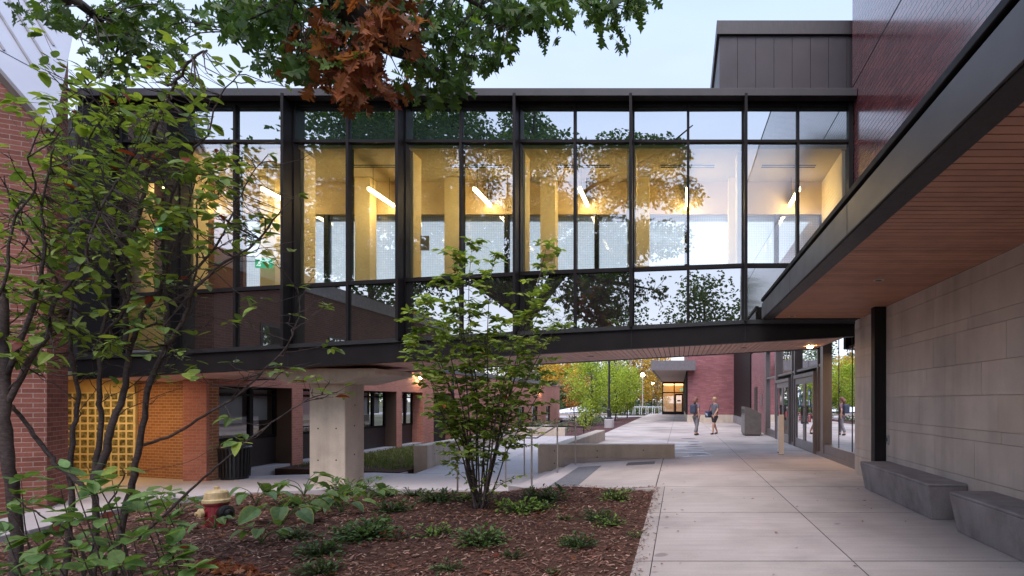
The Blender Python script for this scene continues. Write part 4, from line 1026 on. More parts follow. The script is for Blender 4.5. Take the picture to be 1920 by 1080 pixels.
# tall lit street lamps beyond the road
for (px, py, Y, lab) in ((1205, 702, 95, 'tall street lamp with a lit warm head beyond the plaza, left of the far canopy'), (1224, 718, 120, 'more distant lit street lamp just beside the far canopy edge')):
    c = at(px, py, Y); t = thing('street_lamp', lab, 'street lamp', (c.x, Y, -0.1), 'lit street lamps beyond the road')
    MB().tube([(c.x, Y, -.1), (c.x, Y, c.z)], .09, 8).build('pole', simple('pale_pole', (.42, .34, .3), .6) if 'pale_pole' not in bpy.data.materials else bpy.data.materials['pale_pole'], t)
    MB().lathe((c.x, Y, c.z - .1), [(.03, -.25), (.3, -.15), (.36, .05), (.2, .28), (.04, .36)], 14).build('head', M['farlamp'], t)
# white tubular rack at the end of the plaza
t = thing('bike_rack', 'white tubular bike rack at the far end of the plaza beside the lit entrance', 'bike rack', (-3.8, 72.0, 0))
m = MB()
for k in range(6):
    x = -6.2 + k * .8
    m.tube([(x, 72.2, -.05), (x, 72.2, .75), (x + .05, 72.2, .85), (x + .5, 72.2, .85), (x + .55, 72.2, .75), (x + .55, 72.2, -.05)], .035, 8)
m.build('hoops', simple('white_tube', (.72, .74, .78), .4), t)
B(-6.3, -1.9, 72.15, 72.25, .86, .93).build('top_bar', bpy.data.materials['white_tube'], t)
# black low rail along the far bed
t = thing('garden_rail', 'low black garden railing at the far end of the ramp', 'railing', (-7, 28.5, -.1))
m = MB(); m.bar((-8.6, 29.4, .42), (-4.9, 30.2, .26), .06)
for k in range(5):
    q = k / 4; m.bar((-8.6 + 3.7 * q, 29.4 + .8 * q, -.4), (-8.6 + 3.7 * q, 29.4 + .8 * q, .42 - .16 * q), .05)
m.build('bars', M['black'], t)
# pale boundary wall and white canopy beyond the wing
t = thing('garden_wall', 'long pale stone garden wall beyond the end of the brick wing', 'garden wall', (-14, 68, -.3))
B(-24, -8, 67, 67.5, -1.0, 0.1).build('wall_body', simple('pale_stone', (.42, .35, .28), .8), t)
B(-24.05, -7.95, 66.94, 67.56, .1, .18).build('coping', M['path'], t)
t = thing('white_marquee', 'low white tent roof beyond the garden wall', 'tent', (-14.2, 74, -.1))
m = MB(); ap = (-12.4, 74, 1.0)
cs = [(-16.6, 71.5, .1), (-10.4, 71.5, .35), (-10.4, 76, .35), (-16.6, 76, .1)]
for k in range(4): m.poly([cs[k], cs[(k + 1) % 4], ap])
m.build('roof', simple('white_canvas', (.72, .72, .78), .7), t)
m = MB()
for c in cs: m.bar((c[0], c[1], -.3), c, .08)
m.build('poles', M['steel'], t)

# ------------------------------------------------------------------ people
def skin_body(name, joints, edges, mat, parent, sub=2, root=0):
    o0 = WO[parent.name]
    me = bpy.data.meshes.new(name)
    me.from_pydata([(p[0], p[1], p[2]) for p, r in joints], edges, []); me.update()
    o = bpy.data.objects.new(name, me); COL.objects.link(o); o.parent = parent; WO[o.name] = o0
    sk = o.modifiers.new('skin', 'SKIN'); sk.use_smooth_shade = True
    lay = me.skin_vertices[0] if me.skin_vertices else None
    if lay is None:
        bm_ = __import__('bmesh').new(); bm_.from_mesh(me); bm_.verts.layers.skin.verify(); bm_.to_mesh(me); bm_.free(); lay = me.skin_vertices[0]
    for i, (p, r) in enumerate(joints):
        rr = r if isinstance(r, tuple) else (r, r)
        lay.data[i].radius = rr; lay.data[i].use_root = (i == root)
    o.modifiers.new('sub', 'SUBSURF').levels = sub; o.modifiers['sub'].render_levels = sub
    ca = me.color_attributes.new('tint', 'FLOAT_COLOR', 'POINT')
    ca.data.foreach_set('color', [1.0] * (4 * len(me.vertices)))
    me.materials.append(mat); return o
def person(loc, face, lab, shirt, legs, skin, hair, shorts, bag, stride=1.0, longhair=False, backpack=False):
    t = thing('person', lab, 'person', loc, 'people walking on the plaza')
    s = stride
    J = []; E = []
    def j(p, r, par=None):
        J.append((p, r)); i = len(J) - 1
        if par is not None: E.append((par, i))
        return i
    pel = j((0, 0, .93), (.155, .11)); sp = j((0, .01, 1.12), (.14, .10), pel); ch = j((0, .02, 1.33), (.17, .115), sp)
    nb = j((0, .02, 1.47), (.07, .065), ch); nk = j((0, -.005, 1.54), .055, nb); hd = j((0, -.03, 1.63), (.075, .09), nk); tp_ = j((0, -.02, 1.73), (.07, .085), hd)
    arms = []
    for sx, sw in ((-1, 1), (1, -1)):
        sh = j((sx * .185, .02, 1.42), .058, ch); el = j((sx * .235, .05 + .10 * sw * s, 1.16), .043, sh); wr = j((sx * .24, .0 + .20 * sw * s - .07, .94), .031, el)
        ha = j((sx * .235, -.02 + .22 * sw * s - .07, .86), (.022, .042), wr)
        for k in range(4): j((sx * (.225 + .0), -.05 + .022 * k + .22 * sw * s - .07, .765 + .012 * abs(k - 1.4)), .0085, ha)
        j((sx * .20, -.07 + .22 * sw * s - .07, .83), .0095, ha); arms.append((sh, el, wr))
    for sx, sw in ((-1, -1), (1, 1)):
        hip = j((sx * .095, 0, .86), .095, pel); kn = j((sx * .10, -.06 - .13 * sw * s, .49), .062, hip); an = j((sx * .105, .03 - .25 * sw * s, .10), .042, kn)
        to = j((sx * .115, -.11 - .25 * sw * s, .045), (.045, .03), an)
    body = skin_body('body', J, E, skin, t)
    # nose, ears, eyes, mouth
    h = MB(); o0 = Vector(loc)
    def W(p): return (o0.x + p[0], o0.y + p[1], o0.z + p[2])
    h.lathe(W((0, -.115, 1.635)), [(.018, 0), (.012, .022), (.004, .03)], 8, (0, -1, .1))
    for sx in (-1, 1): h.lathe(W((sx * .078, -.02, 1.64)), [(.03, 0), (.022, .012), (.005, .014)], 10, (sx, 0, 0))
    h.build('nose_and_ears', skin, body, smooth=True)
    e = MB().tint((.02, .02, .02))
    for sx in (-1, 1): e.lathe(W((sx * .033, -.112, 1.665)), [(.011, 0), (.008, .006)], 8, (0, -1, 0))
    e.tint((.28, .08, .07)).box(*[v for v in (o0.x - .024, o0.x + .024, o0.y - .118, o0.y - .108, o0.z + 1.585, o0.z + 1.597)])
    e.build('eyes_and_mouth', M['tinted'], body)
    prof = [(.088, 0), (.10, .04), (.098, .09), (.075, .135), (.03, .155), (.005, .158)]
    H = MB().lathe(W((0, -.005, 1.645)), prof, 18)
    if longhair: H.tube([W((0, .07, 1.70)), W((0, .10, 1.58)), W((0, .085, 1.44))], [.085, .085, .04], 12)
    else: H.tube([W((0, .06, 1.68)), W((0, .065, 1.59))], [.085, .05], 12)
    H.build('hair', hair, t, smooth=True)
    # clothes follow the body
    SJ = [((0, 0, .84), (.180, .136)), ((0, .01, 1.12), (.158, .118)), ((0, .02, 1.33), (.188, .132)), ((0, .02, 1.455), (.10, .08))]
    SE = [(0, 1), (1, 2), (2, 3)]
    for sx, sw in ((-1, 1), (1, -1)):
        SJ.append(((sx * .188, .02, 1.42), .073)); SE.append((2, len(SJ) - 1))
        SJ.append(((sx * .225, .04 + .07 * sw * s, 1.22), .063)); SE.append((len(SJ) - 2, len(SJ) - 1))
    skin_body('shirt', SJ, SE, shirt, t)
    LJ = [((0, 0, .98), (.160, .118))]; LE = []
    for sx, sw in ((-1, -1), (1, 1)):
        LJ.append(((sx * .095, 0, .84), .112)); LE.append((0, len(LJ) - 1))
        LJ.append(((sx * .10, -.06 - .13 * sw * s, .54 if shorts else .49), .10 if shorts else .082)); LE.append((len(LJ) - 2, len(LJ) - 1))
        if not shorts: LJ.append(((sx * .105, .02 - .25 * sw * s, .13), .066)); LE.append((len(LJ) - 2, len(LJ) - 1))
    skin_body('shorts' if shorts else 'trousers', LJ, LE, legs, t)
    for sx, sw in ((-1, -1), (1, 1)):
        sh = MB(); y = .03 - .25 * sw * s
        SJ = [((sx * .108, y + .03, .06), (.055, .05)), ((sx * .112, y - .06, .05), (.056, .045)), ((sx * .116, y - .17, .035), (.048, .03))]
        skin_body('shoe', SJ, [(0, 1), (1, 2)], M['black'], t)
    if bag:
        g2 = thing('shoulder_bag', 'navy shoulder bag with a pale zigzag print at the hip of the walker in shorts', 'bag', loc)
        MB().box(o0.x - .50, o0.x - .25, o0.y - .20, o0.y + .12, o0.z + .80, o0.z + 1.12).build('pouch', bag, g2, bevel=0.05, seg=3)
        g = MB().bar(W((-.39, -.205, .9)), W((-.33, -.205, 1.02)), .02, .008, (0, 1, 0)).bar(W((-.33, -.205, 1.02)), W((-.31, -.205, .88)), .02, .008, (0, 1, 0)).bar(W((-.43, -.205, 1.03)), W((-.40, -.205, .95)), .02, .008, (0, 1, 0))
        g.build('print', bpy.data.materials['white_tube'], g2)
        MB().tube([W((-.36, -.04, 1.10)), W((-.16, -.12, 1.40)), W((.05, -.02, 1.47)), W((.0, .14, 1.38)), W((-.34, .06, 1.10))], .014, 6).build('strap', bag, g2)
        g2.rotation_euler = (0, 0, face)
    if backpack:
        g2 = thing('backpack', 'dark blue backpack on the back of the walker in grey trousers', 'backpack', loc)
        MB().box(o0.x - .16, o0.x + .16, o0.y + .13, o0.y + .30, o0.z + 1.02, o0.z + 1.44).build('pouch', backpack, g2, bevel=0.06, seg=3)
        for q in (-1, 1): MB().tube([W((q * .11, .14, 1.42)), W((q * .12, -.02, 1.48)), W((q * .12, -.12, 1.36)), W((q * .13, -.06, 1.1))], .018, 6).build('strap', backpack, g2)
        g2.rotation_euler = (0, 0, face)
    t.rotation_euler = (0, 0, face); return t
skinA = simple('skin_fair', (.52, .30, .22), .55, .08); skinB = simple('skin_tan', (.46, .25, .18), .55, .08)
person((1.72, 28.2, 0), R(-48), 'walker in a grey t-shirt and black shorts carrying a dark navy shoulder bag', simple('shirt_grey', (.11, .11, .125), .85), simple('shorts_black', (.025, .02, .022), .85), skinB, simple('hair_blond', (.42, .29, .14), .6), True, simple('bag_navy', (.03, .045, .09), .7), 1.0)
person((0.80, 27.4, 0), R(140), 'walker in a dusky violet top and grey trousers with a dark backpack', simple('shirt_violet', (.20, .12, .15), .85), simple('trousers_grey', (.17, .16, .175), .85), skinA, simple('hair_auburn', (.20, .085, .06), .6), False, None, .8, True, simple('pack_blue', (.04, .05, .08), .7))
# ------------------------------------------------------------------ plants
GREENS = [(0.20, 0.285, 0.06), (0.235, 0.325, 0.065), (0.16, 0.24, 0.055), (0.29, 0.37, 0.07), (0.13, 0.21, 0.055)]
def pick(pal, v=0.2, r=None):
    r = r or rnd; c = r.choice(pal); k = r.uniform(1 - v, 1 + v); return (c[0] * k, c[1] * k, c[2] * k)
def frame_from(d, up):
    d = d.normalized(); s = d.cross(up)
    if s.length < 1e-4: s = d.orthogonal()
    s.normalize(); return d, s, s.cross(d)
def leaf(mb, base, d, up, L_, W_, bend=0.25, fold=0.25, narrow=0.42):
    """oval leaf: midrib that droops, two folded halves"""
    d, s, n = frame_from(d, up)
    us = (0, .14, .4, .7, .91, 1.0); ws = (0.0, .30, .5, narrow, .2, 0.0)
    md = [base + d * (L_ * u) - n * (L_ * bend * u * u) for u in us]
    c = [mb.vert(p) for p in md]
    for sg in (1, -1):
        e = [c[0]] + [mb.vert(md[k] + s * (sg * ws[k] * W_) + n * (ws[k] * W_ * fold)) for k in range(1, 5)] + [c[5]]
        for k in range(5):
            q = [c[k], c[k + 1], e[k + 1], e[k]]
            if k == 0: q = [c[0], c[1], e[1]]
            if k == 4: q = [c[4], c[5], e[4]]
            mb.f.append(q if sg < 0 else q[::-1])
def simple_leaf(mb, base, d, up, L_, W_, fold=.2):
    d, s, n = frame_from(d, up); m = base + d * L_ * .5; t = base + d * L_ - n * L_ * .15
    i = [mb.vert(p) for p in (base, m + s * W_ * .5 + n * W_ * fold, t, m - s * W_ * .5 + n * W_ * fold)]
    mb.f += [[i[0], i[1], i[2]], [i[0], i[2], i[3]]]
OAK = [(0.0, 0.02), (0.10, 0.05), (0.16, 0.20), (0.24, 0.07), (0.36, 0.34), (0.40, 0.30), (0.46, 0.10), (0.58, 0.40), (0.66, 0.36), (0.66, 0.12), (0.80, 0.27), (0.86, 0.10), (1.0, 0.0)]
def oak_leaf(mb, base, d, up, L_, fold=.18, bend=.3):
    d, s, n = frame_from(d, up)
    def P(u, w, sg): return base + d * (u * L_) + s * (sg * w * L_) + n * (abs(w) * L_ * fold - bend * L_ * u * u)
    for sg in (1, -1):
        mid = [P(u, 0, 1) for u in (1.0, .8, .62, .42, .2, 0.0)]
        rim = [P(u, w, sg) for u, w in OAK]
        pts = rim + mid[1:-1] if True else rim
        mb.poly(pts if sg < 0 else pts[::-1])
def rand_dir(r, zlo=-1, zhi=1):
    a = r.uniform(0, 2 * math.pi); z = r.uniform(zlo, zhi); q = math.sqrt(max(0, 1 - z * z)); return Vector((q * math.cos(a), q * math.sin(a), z))
def wiggle(a, b, n, amp, r, sag=0.0):
    a, b = Vector(a), Vector(b); d = b - a; out = []
    off = Vector((0, 0, 0))
    for k in range(n + 1):
        t = k / n
        if 0 < k < n: off = off * .6 + Vector((r.gauss(0, amp), r.gauss(0, amp), r.gauss(0, amp))) * d.length
        else: off = off * (0 if k == n or k == 0 else 1)
        out.append(a + d * t + off * math.sin(math.pi * min(1, t * 1.0)) + Vector((0, 0, -sag * d.length * math.sin(math.pi * t))))
    return out
def taper(n, r0, r1): return [r0 + (r1 - r0) * (k / n) for k in range(n + 1)]
def smooth_path(P, sub=4):
    P = [Vector(p) for p in P]; out = []
    for i in range(len(P) - 1):
        p0, p1, p2, p3 = P[max(i - 1, 0)], P[i], P[i + 1], P[min(i + 2, len(P) - 1)]
        for k in range(sub):
            t = k / sub
            out.append(0.5 * ((2 * p1) + (p2 - p0) * t + (2 * p0 - 5 * p1 + 4 * p2 - p3) * t * t + (3 * p1 - p0 - 3 * p2 + p3) * t ** 3))
    out.append(P[-1]); return out

# ---- the many stemmed shrub close to the camera at the left
r = random.Random(21)
SH = thing('tall_shrub', 'tall many stemmed shrub with dark trunks and broad green leaves close by at the left', 'shrub', (-4.9, 5.0, bed_z(-4.9, 5)))
stems = MB(); fol = MB(); nodes = []
mains = [  # (pixel path, depth start, depth end, radius start, end)
    ([(22, 1180), (20, 1000), (22, 880), (14, 760), (4, 640), (-14, 540)], 4.8, 4.7, .062, .05),
    ([(15, 770), (45, 690), (80, 630), (105, 575), (150, 500), (196, 400), (226, 300)], 4.75, 4.6, .036, .008),
    ([(10, 700), (60, 560), (75, 470), (60, 380), (90, 270)], 4.7, 4.4, .03, .006),
    ([(100, 1180), (112, 1050), (130, 950), (134, 880), (141, 800), (139, 740), (142, 640), (136, 560), (150, 460), (140, 330)], 5.0, 5.2, .040, .010),
    ([(172, 1180), (170, 1000), (172, 900), (180, 800), (185, 730), (190, 640), (195, 560), (178, 470), (215, 380), (240, 300)], 5.1, 5.0, .042, .008),
    ([(165, 925), (192, 870), (212, 800), (228, 735), (240, 660), (262, 590), (300, 545), (326, 480), (345, 400)], 5.05, 5.3, .050, .012),
    ([(205, 1120), (228, 980), (250, 890), (268, 800), (292, 720), (322, 650), (345, 590), (372, 550), (420, 500), (470, 455), (515, 400), (548, 362)], 5.2, 5.1, .046, .005),
    ([(236, 650), (225, 560), (212, 470), (250, 420), (272, 350), (282, 280), (302, 215), (332, 150), (372, 108), (386, 92)], 5.1, 4.9, .034, .010),
    ([(322, 655), (318, 560), (308, 450), (320, 380), (352, 300), (384, 250), (400, 190), (447, 128)], 5.25, 5.4, .028, .005),
    ([(28, 760), (60, 815), (100, 868), (140, 893), (166, 912)], 4.85, 5.05, .022, .026),
    ([(262, 1010), (330, 945), (392, 885), (450, 835), (520, 792), (568, 755), (606, 738)], 5.3, 5.5, .020, .004),
    ([(262, 835), (320, 815), (385, 780), (440, 742), (500, 690), (545, 640), (566, 588), (560, 540)], 5.25, 5.4, .022, .004),
    ([(300, 545), (350, 520), (400, 470), (425, 410), (470, 340), (505, 290)], 5.3, 5.3, .020, .004),
    ([(190, 640), (240, 560), (232, 480), (200, 400), (190, 320), (150, 250)], 5.0, 4.7, .020, .005),
    ([(130, 560), (90, 480), (40, 420), (10, 330)], 5.1, 4.7, .018, .005),
    ([(240, 620), (300, 600), (352, 560), (368, 470), (372, 380), (400, 320)], 5.2, 5.5, .02, .005),
    ([(-14, 600), (20, 520), (30, 420), (55, 350), (64, 300), (80, 240)], 4.6, 4.3, .018, .004),
    ([(272, 350), (225, 280), (190, 210), (160, 160)], 4.95, 4.7, .012, .004),
    ([(170, 1090), (120, 1010), (60, 960), (10, 930)], 4.3, 4.0, .012, .004),
    ([(150, 1100), (170, 980), (220, 900), (215, 880)], 4.4, 4.2, .012, .004),
]
def add_twig(a, b, r0, r1=.0022, n=4):
    stems.tube(wiggle(a, b, n, .055, r), taper(n, r0, r1), 5)
def whorl(p, d, n, ls=(0.06, 0.122), pal=GREENS):
    for _ in range(n):
        dd = (d * r.uniform(.1, .8) + rand_dir(r, -.35, .35)).normalized()
        fol.tint(pick(pal, .25, r) if r.random() > .02 else (0.20, 0.035, 0.02))
        l = r.uniform(*ls) * r.choice((.7, 1, 1, 1.15)); st = p + dd * .018
        leaf(fol, st, (dd + Vector((0, 0, r.uniform(-.25, .2)))).normalized(), Vector((r.gauss(0, .25), r.gauss(0, .25), 1)), l, l * r.uniform(.48, .66), r.uniform(-.1, .55), r.uniform(-.05, .5))
for pth, ya, yb, ra, rb_ in mains:
    n = len(pth); P = smooth_path([at(p[0], p[1], ya + (yb - ya) * k / (n - 1)) + Vector((0, r.gauss(0, .03), 0)) for k, p in enumerate(pth)], 5)
    for q in P[1:-1]: q += Vector((r.gauss(0, .004), r.gauss(0, .006), r.gauss(0, .003)))
    k = len(P) - 1
    ra *= .66; rb_ *= .8
    stems.tube(P, [(ra + (rb_ - ra) * (i / k)) * r.uniform(.94, 1.06) for i in range(k + 1)], 9)
    for i, q in enumerate(P): nodes.append((q, ra + (rb_ - ra) * i / k))
    for i in range(int(k * .25), k):
        z = P[i].z
        if r.random() < .35 and z > 1.4:
            d = (P[i + 1] - P[i]).normalized(); dd = (d * .5 + rand_dir(r, -.3, .6)).normalized(); ln = r.uniform(.18, .5)
            e = P[i] + dd * ln; add_twig(P[i], e, .006)
            for _ in range(r.randint(1, 3)):
                dd2 = (dd + rand_dir(r, -.4, .6) * .8).normalized(); s0 = P[i].lerp(e, r.uniform(.4, 1)); e2 = s0 + dd2 * r.uniform(.08, .25); add_twig(s0, e2, .0035, .0016, 3)
                if r.random() < .55: whorl(e2, dd2, r.randint(2, 4))
    d = (P[-1] - P[-2]).normalized(); whorl(P[-1], d, 3)
# leafy masses
blobs = [(60, 480, 90, 26), (130, 420, 90, 30), (60, 590, 80, 24), (190, 330, 80, 26), (260, 250, 80, 24), (230, 420, 90, 28), (330, 260, 70, 20), (330, 350, 80, 24), (400, 330, 60, 12), (300, 170, 70, 14), (190, 180, 80, 14), (120, 250, 60, 12),
         (90, 330, 70, 14), (120, 540, 90, 26), (230, 520, 80, 22), (310, 460, 80, 18), (150, 640, 70, 14), (40, 660, 60, 14), (410, 430, 60, 8), (470, 440, 50, 6), (260, 600, 60, 12), (360, 150, 60, 8), (430, 110, 40, 3), (70, 90, 40, 3), (40, 170, 50, 4), (100, 190, 40, 4), (20, 400, 60, 16),
         (455, 560, 40, 3), (340, 700, 50, 4), (420, 810, 40, 4), (590, 720, 30, 3), (300, 110, 50, 6), (230, 640, 50, 7)]
for (px, py, rad, n) in blobs:
    for _ in range(int(n * 1.55)):
        a = r.uniform(0, 2 * math.pi); q = math.sqrt(r.random()) * rad
        p = at(px + q * math.cos(a), py + q * math.sin(a) * .9, r.uniform(4.5, 5.5))
        near = min(nodes, key=lambda s_: (s_[0] - p).length + (0 if s_[1] < .045 else .15))
        v = p - near[0]; mid = near[0] + v * r.uniform(.5, .7) + Vector((0, 0, -.05))
        if v.length > 1.2: continue
        pts = smooth_path([near[0], mid + Vector((r.gauss(0, .03), r.gauss(0, .03), 0)), p], 3)
        stems.tube(pts, taper(len(pts) - 1, min(.006, near[1] * .6), .0018), 5); whorl(p, v.normalized(), r.randint(2, 4))
# low sprays in front
for (px, py, n) in ((40, 900, 5), (20, 960, 5), (60, 1010, 6), (110, 900, 5), (140, 960, 6), (200, 1000, 7), (180, 930, 6), (250, 1010, 7), (300, 930, 6), (290, 1000, 7), (260, 960, 5), (90, 1060, 6), (230, 1060, 7), (320, 1050, 6), (30, 1060, 6), (210, 900, 5), (160, 870, 4), (130, 880, 4), (150, 1030, 5), (310, 980, 6), (340, 1035, 6), (270, 925, 5), (70, 1040, 6), (10, 1000, 5), (110, 1000, 6), (200, 960, 6), (60, 950, 5), (300, 1070, 6), (180, 1065, 6), (360, 1065, 5)):
    Y = r.uniform(3.75, 4.3); p = at(px, py, Y); g = Vector((p.x + r.gauss(0, .15), Y + r.uniform(.1, .35), bed_z(p.x, Y)))
    pts = smooth_path([g, g.lerp(p, .55) + Vector((r.gauss(0, .03), 0, .03)), p], 4); stems.tube(pts, taper(len(pts) - 1, .007, .002), 6)
    for _ in range(n):
        q = r.choice(pts[5:]); whorl(q if r.random() < .4 else p, (p - g).normalized(), r.randint(1, 2), (.095, .15), [(0.16, 0.27, 0.08), (0.19, 0.30, 0.09), (0.13, 0.23, 0.07)])
stems.build('stems', M['bark'], SH, smooth=True); fol.build('foliage', M['leaf'], SH, smooth=False)

# ---- the bushy shrub in the middle of the bed
r = random.Random(5)
cx, cy = -3.0, 8.8
BS = thing('bushy_shrub', 'young vase shaped bushy shrub with thin stems in the middle of the mulch bed', 'shrub', (cx, cy, bed_z(cx, cy)))
stems = MB(); fol = MB()
tips = [(775, 640), (795, 560), (840, 525), (885, 458), (925, 480), (1025, 462), (1030, 545), (1045, 610), (1000, 560), (805, 700), (830, 610), (880, 580), (940, 600), (975, 650), (765, 590), (1030, 700), (850, 480), (845, 755)]
pal = [(0.20, 0.29, 0.055), (0.25, 0.34, 0.062), (0.165, 0.25, 0.052), (0.32, 0.38, 0.075)]
for (px, py) in tips:
    Yt = cy + r.uniform(-.9, .9); t_ = at(px, py, Yt)
    hub = None
    b = Vector((cx + r.gauss(0, .07), cy + r.gauss(0, .07), bed_z(cx, cy) - .03))
    mid = b.lerp(t_, .45); mid.x = b.x + (t_.x - b.x) * .30; mid.y = b.y + (t_.y - b.y) * .3; mid += Vector((r.gauss(0, .04), r.gauss(0, .04), 0))
    P = smooth_path([b, b.lerp(mid, .5) + Vector((r.gauss(0, .02), 0, 0)), mid, mid.lerp(t_, .55) + Vector((r.gauss(0, .05), r.gauss(0, .05), .05)), t_], 5)
    n = len(P) - 1; stems.tube(P, taper(n, r.uniform(.013, .021), .003), 6)
    for i in range(int(n * .42), n + 1):
        for _ in range(r.randint(2, 4)):
            d = (rand_dir(r, -.2, .5) + Vector((0, 0, .1))).normalized(); ln = r.uniform(.12, .46) * (1.0 if i < n * .9 else .5)
            e = P[i] + d * ln; w = wiggle(P[i], e, 3, .06, r); stems.tube(w, taper(3, .004, .0015), 4)
            for k in range(r.randint(6, 10)):
                q = P[i].lerp(e, r.uniform(.35, 1.05)); dd = (d * .5 + rand_dir(r, -.4, .3)).normalized(); l = r.uniform(.085, .13)
                fol.tint(pick(pal, .28, r) if r.random() > .006 else (.3, .08, .02))
                leaf(fol, q, dd, Vector((r.gauss(0, .35), r.gauss(0, .35), 1)), l, l * .56, r.uniform(0, .35), r.uniform(0, .3))
for (px, py) in ((850, 880), (870, 930), (930, 870), (960, 900), (940, 940), (985, 890), (880, 900)):   # low suckers
    e = at(px, py, cy + r.uniform(-.4, .3)); b = Vector((cx + r.gauss(0, .08), cy, bed_z(cx, cy))); P = smooth_path([b, b.lerp(e, .5) + Vector((0, 0, .1)), e], 4); stems.tube(P, taper(8, .006, .002), 5)
    for k in range(26):
        q = P[r.randint(3, 8)] + rand_dir(r) * r.uniform(0, .1); l = r.uniform(.05, .085); fol.tint(pick(pal, .25, r)); leaf(fol, q, rand_dir(r, -.4, .3), Vector((r.gauss(0, .3), r.gauss(0, .3), 1)), l, l * .6)
stems.build('stems', M['bark'], BS, smooth=True); fol.build('foliage', M['leaf'], BS)

# ---- the oak: trunk behind the camera, one limb reaching into the picture
r = random.Random(11)
OK = thing('oak_tree', 'big oak whose leafy limb with rust coloured leaves hangs in from above', 'tree', (-9.2, -8.0, 0))
wood = MB(); gl = MB(); rl = MB()
T0 = Vector((-9.2, -8.0, -.8)); T1 = Vector((-8.8, -7.4, 6.2))
wood.tube([T0, T0 + Vector((0, 0, .5)), T0.lerp(T1, .5), T1], [.62, .46, .40, .34], 14)
LB = smooth_path([T1, Vector((-7.6, -4.0, 7.8)), Vector((-5.6, 0.4, 8.0)), at(560, -90, 5.0), at(700, 60, 5.6), at(770, 100, 6.0), at(830, 150, 6.5)], 6)
wood.tube(LB, taper(len(LB) - 1, .26, .055), 10)
L2 = smooth_path([T1, Vector((-9.0, -3.5, 8.2)), Vector((-8.0, 1.5, 8.2)), at(-40, -120, 5.4), at(140, 0, 5.7), at(190, 45, 5.9), at(205, 85, 6.1), at(240, 130, 6.3)], 6)
wood.tube(L2, taper(len(L2) - 1, .10, .006), 8)
L3 = smooth_path([LB[14], at(700, -160, 5.2), at(900, -90, 5.4), at(1040, -30, 5.6), at(1130, 20, 5.8)], 6)
wood.tube(L3, taper(len(L3) - 1, .12, .010), 8)
L4 = smooth_path([LB[17], at(560, -20, 5.3), at(470, 20, 5.5), at(450, 60, 5.6)], 5); wood.tube(L4, taper(len(L4) - 1, .05, .006), 6)
L5 = smooth_path([LB[18], at(760, -60, 5.4), at(880, 0, 5.6), at(960, 50, 5.7)], 5); wood.tube(L5, taper(len(L5) - 1, .06, .006), 6)
onodes = LB[14:] + L2[12:] + L3[4:] + L4 + L5
OGREEN = [(0.06, 0.12, 0.03), (0.075, 0.145, 0.034), (0.05, 0.10, 0.03), (0.095, 0.165, 0.034)]
ORUST = [(0.22, 0.068, 0.026), (0.27, 0.095, 0.04), (0.16, 0.042, 0.022), (0.31, 0.125, 0.06)]
def cluster(px, py, Y, target, pal, n, ls, spread=.16):
    p = at(px, py, Y); near = min(onodes, key=lambda q: (q - p).length); v = p - near
    if v.length > .06:
        pts = smooth_path([near, near.lerp(p, .55) + Vector((r.gauss(0, .06), r.gauss(0, .06), .06)), p], 3); wood.tube(pts, taper(len(pts) - 1, .008, .003), 5)
    for _ in range(n):
        q = p + rand_dir(r) * spread * r.random(); d = (rand_dir(r, -.9, .35) + Vector((0, 0, -.25))).normalized(); l = r.uniform(*ls)
        pl = ORUST if (pal is OGREEN and 540 < px < 790 and r.random() < .16) else pal
        target.tint(pick(pl, .35, r)); oak_leaf(target, q, d, rand_dir(r, -.2, 1), l * r.choice((.6, .8, 1, 1, 1.15)), r.uniform(-.2, .6), r.uniform(-.1, .7))
def scatter(regs, target, pal, ls, Yr):
    for (px, py, rx, ry, n) in regs:
        for _ in range(n):
            a = r.uniform(0, 2 * math.pi); q = math.sqrt(r.random())
            cluster(px + q * math.cos(a) * rx, py + q * math.sin(a) * ry, r.uniform(*Yr), target, pal, r.randint(6, 10), ls)
scatter([(70, 15, 40, 22, 5), (150, 40, 70, 30, 12), (240, 60, 70, 45, 18), (300, 70, 50, 55, 13), (230, 120, 50, 35, 7), (330, 20, 40, 25, 5), (255, 10, 60, 15, 7)], gl, [(0.06, 0.11, 0.022), (0.075, 0.13, 0.024), (0.048, 0.09, 0.022)], (.10, .15), (5.3, 6.6))
scatter([(440, 25, 45, 28, 8), (480, 5, 70, 18, 7), (550, 60, 60, 40, 9), (520, 100, 40, 25, 5), (600, 90, 50, 40, 9), (580, 130, 40, 22, 5), (650, 60, 50, 50, 6), (640, 120, 40, 30, 5), (560, 10, 70, 20, 8), (690, 10, 80, 14, 8)], gl, OGREEN, (.13, .19), (5.0, 6.2))
scatter([(800, 30, 50, 30, 9), (860, 40, 60, 35, 11), (920, 40, 50, 40, 10), (950, 20, 50, 25, 8), (930, 95, 30, 30, 6), (870, 110, 50, 25, 8), (800, 125, 45, 30, 9), (795, 160, 50, 22, 9), (850, 150, 25, 15, 4), (1010, 30, 45, 22, 8), (1045, 10, 40, 20, 6), (990, 10, 60, 14, 7)], gl, OGREEN, (.12, .17), (5.2, 6.6))
scatter([(1120, 5, 35, 18, 6), (1165, 20, 35, 22, 7), (1210, 5, 38, 12, 5), (1160, 45, 12, 12, 2)], gl, OGREEN, (.11, .16), (5.4, 6.2))
scatter([(720, 40, 28, 50, 11), (700, 90, 30, 25, 7), (640, 140, 45, 25, 9), (690, 150, 40, 22, 8), (600, 50, 30, 20, 4), (575, 60, 25, 18, 3), (640, 180, 14, 16, 3), (680, 170, 20, 15, 3), (770, 45, 16, 30, 4), (740, 10, 40, 18, 6), (650, 110, 40, 20, 4)], rl, ORUST, (.12, .18), (4.9, 6.0))
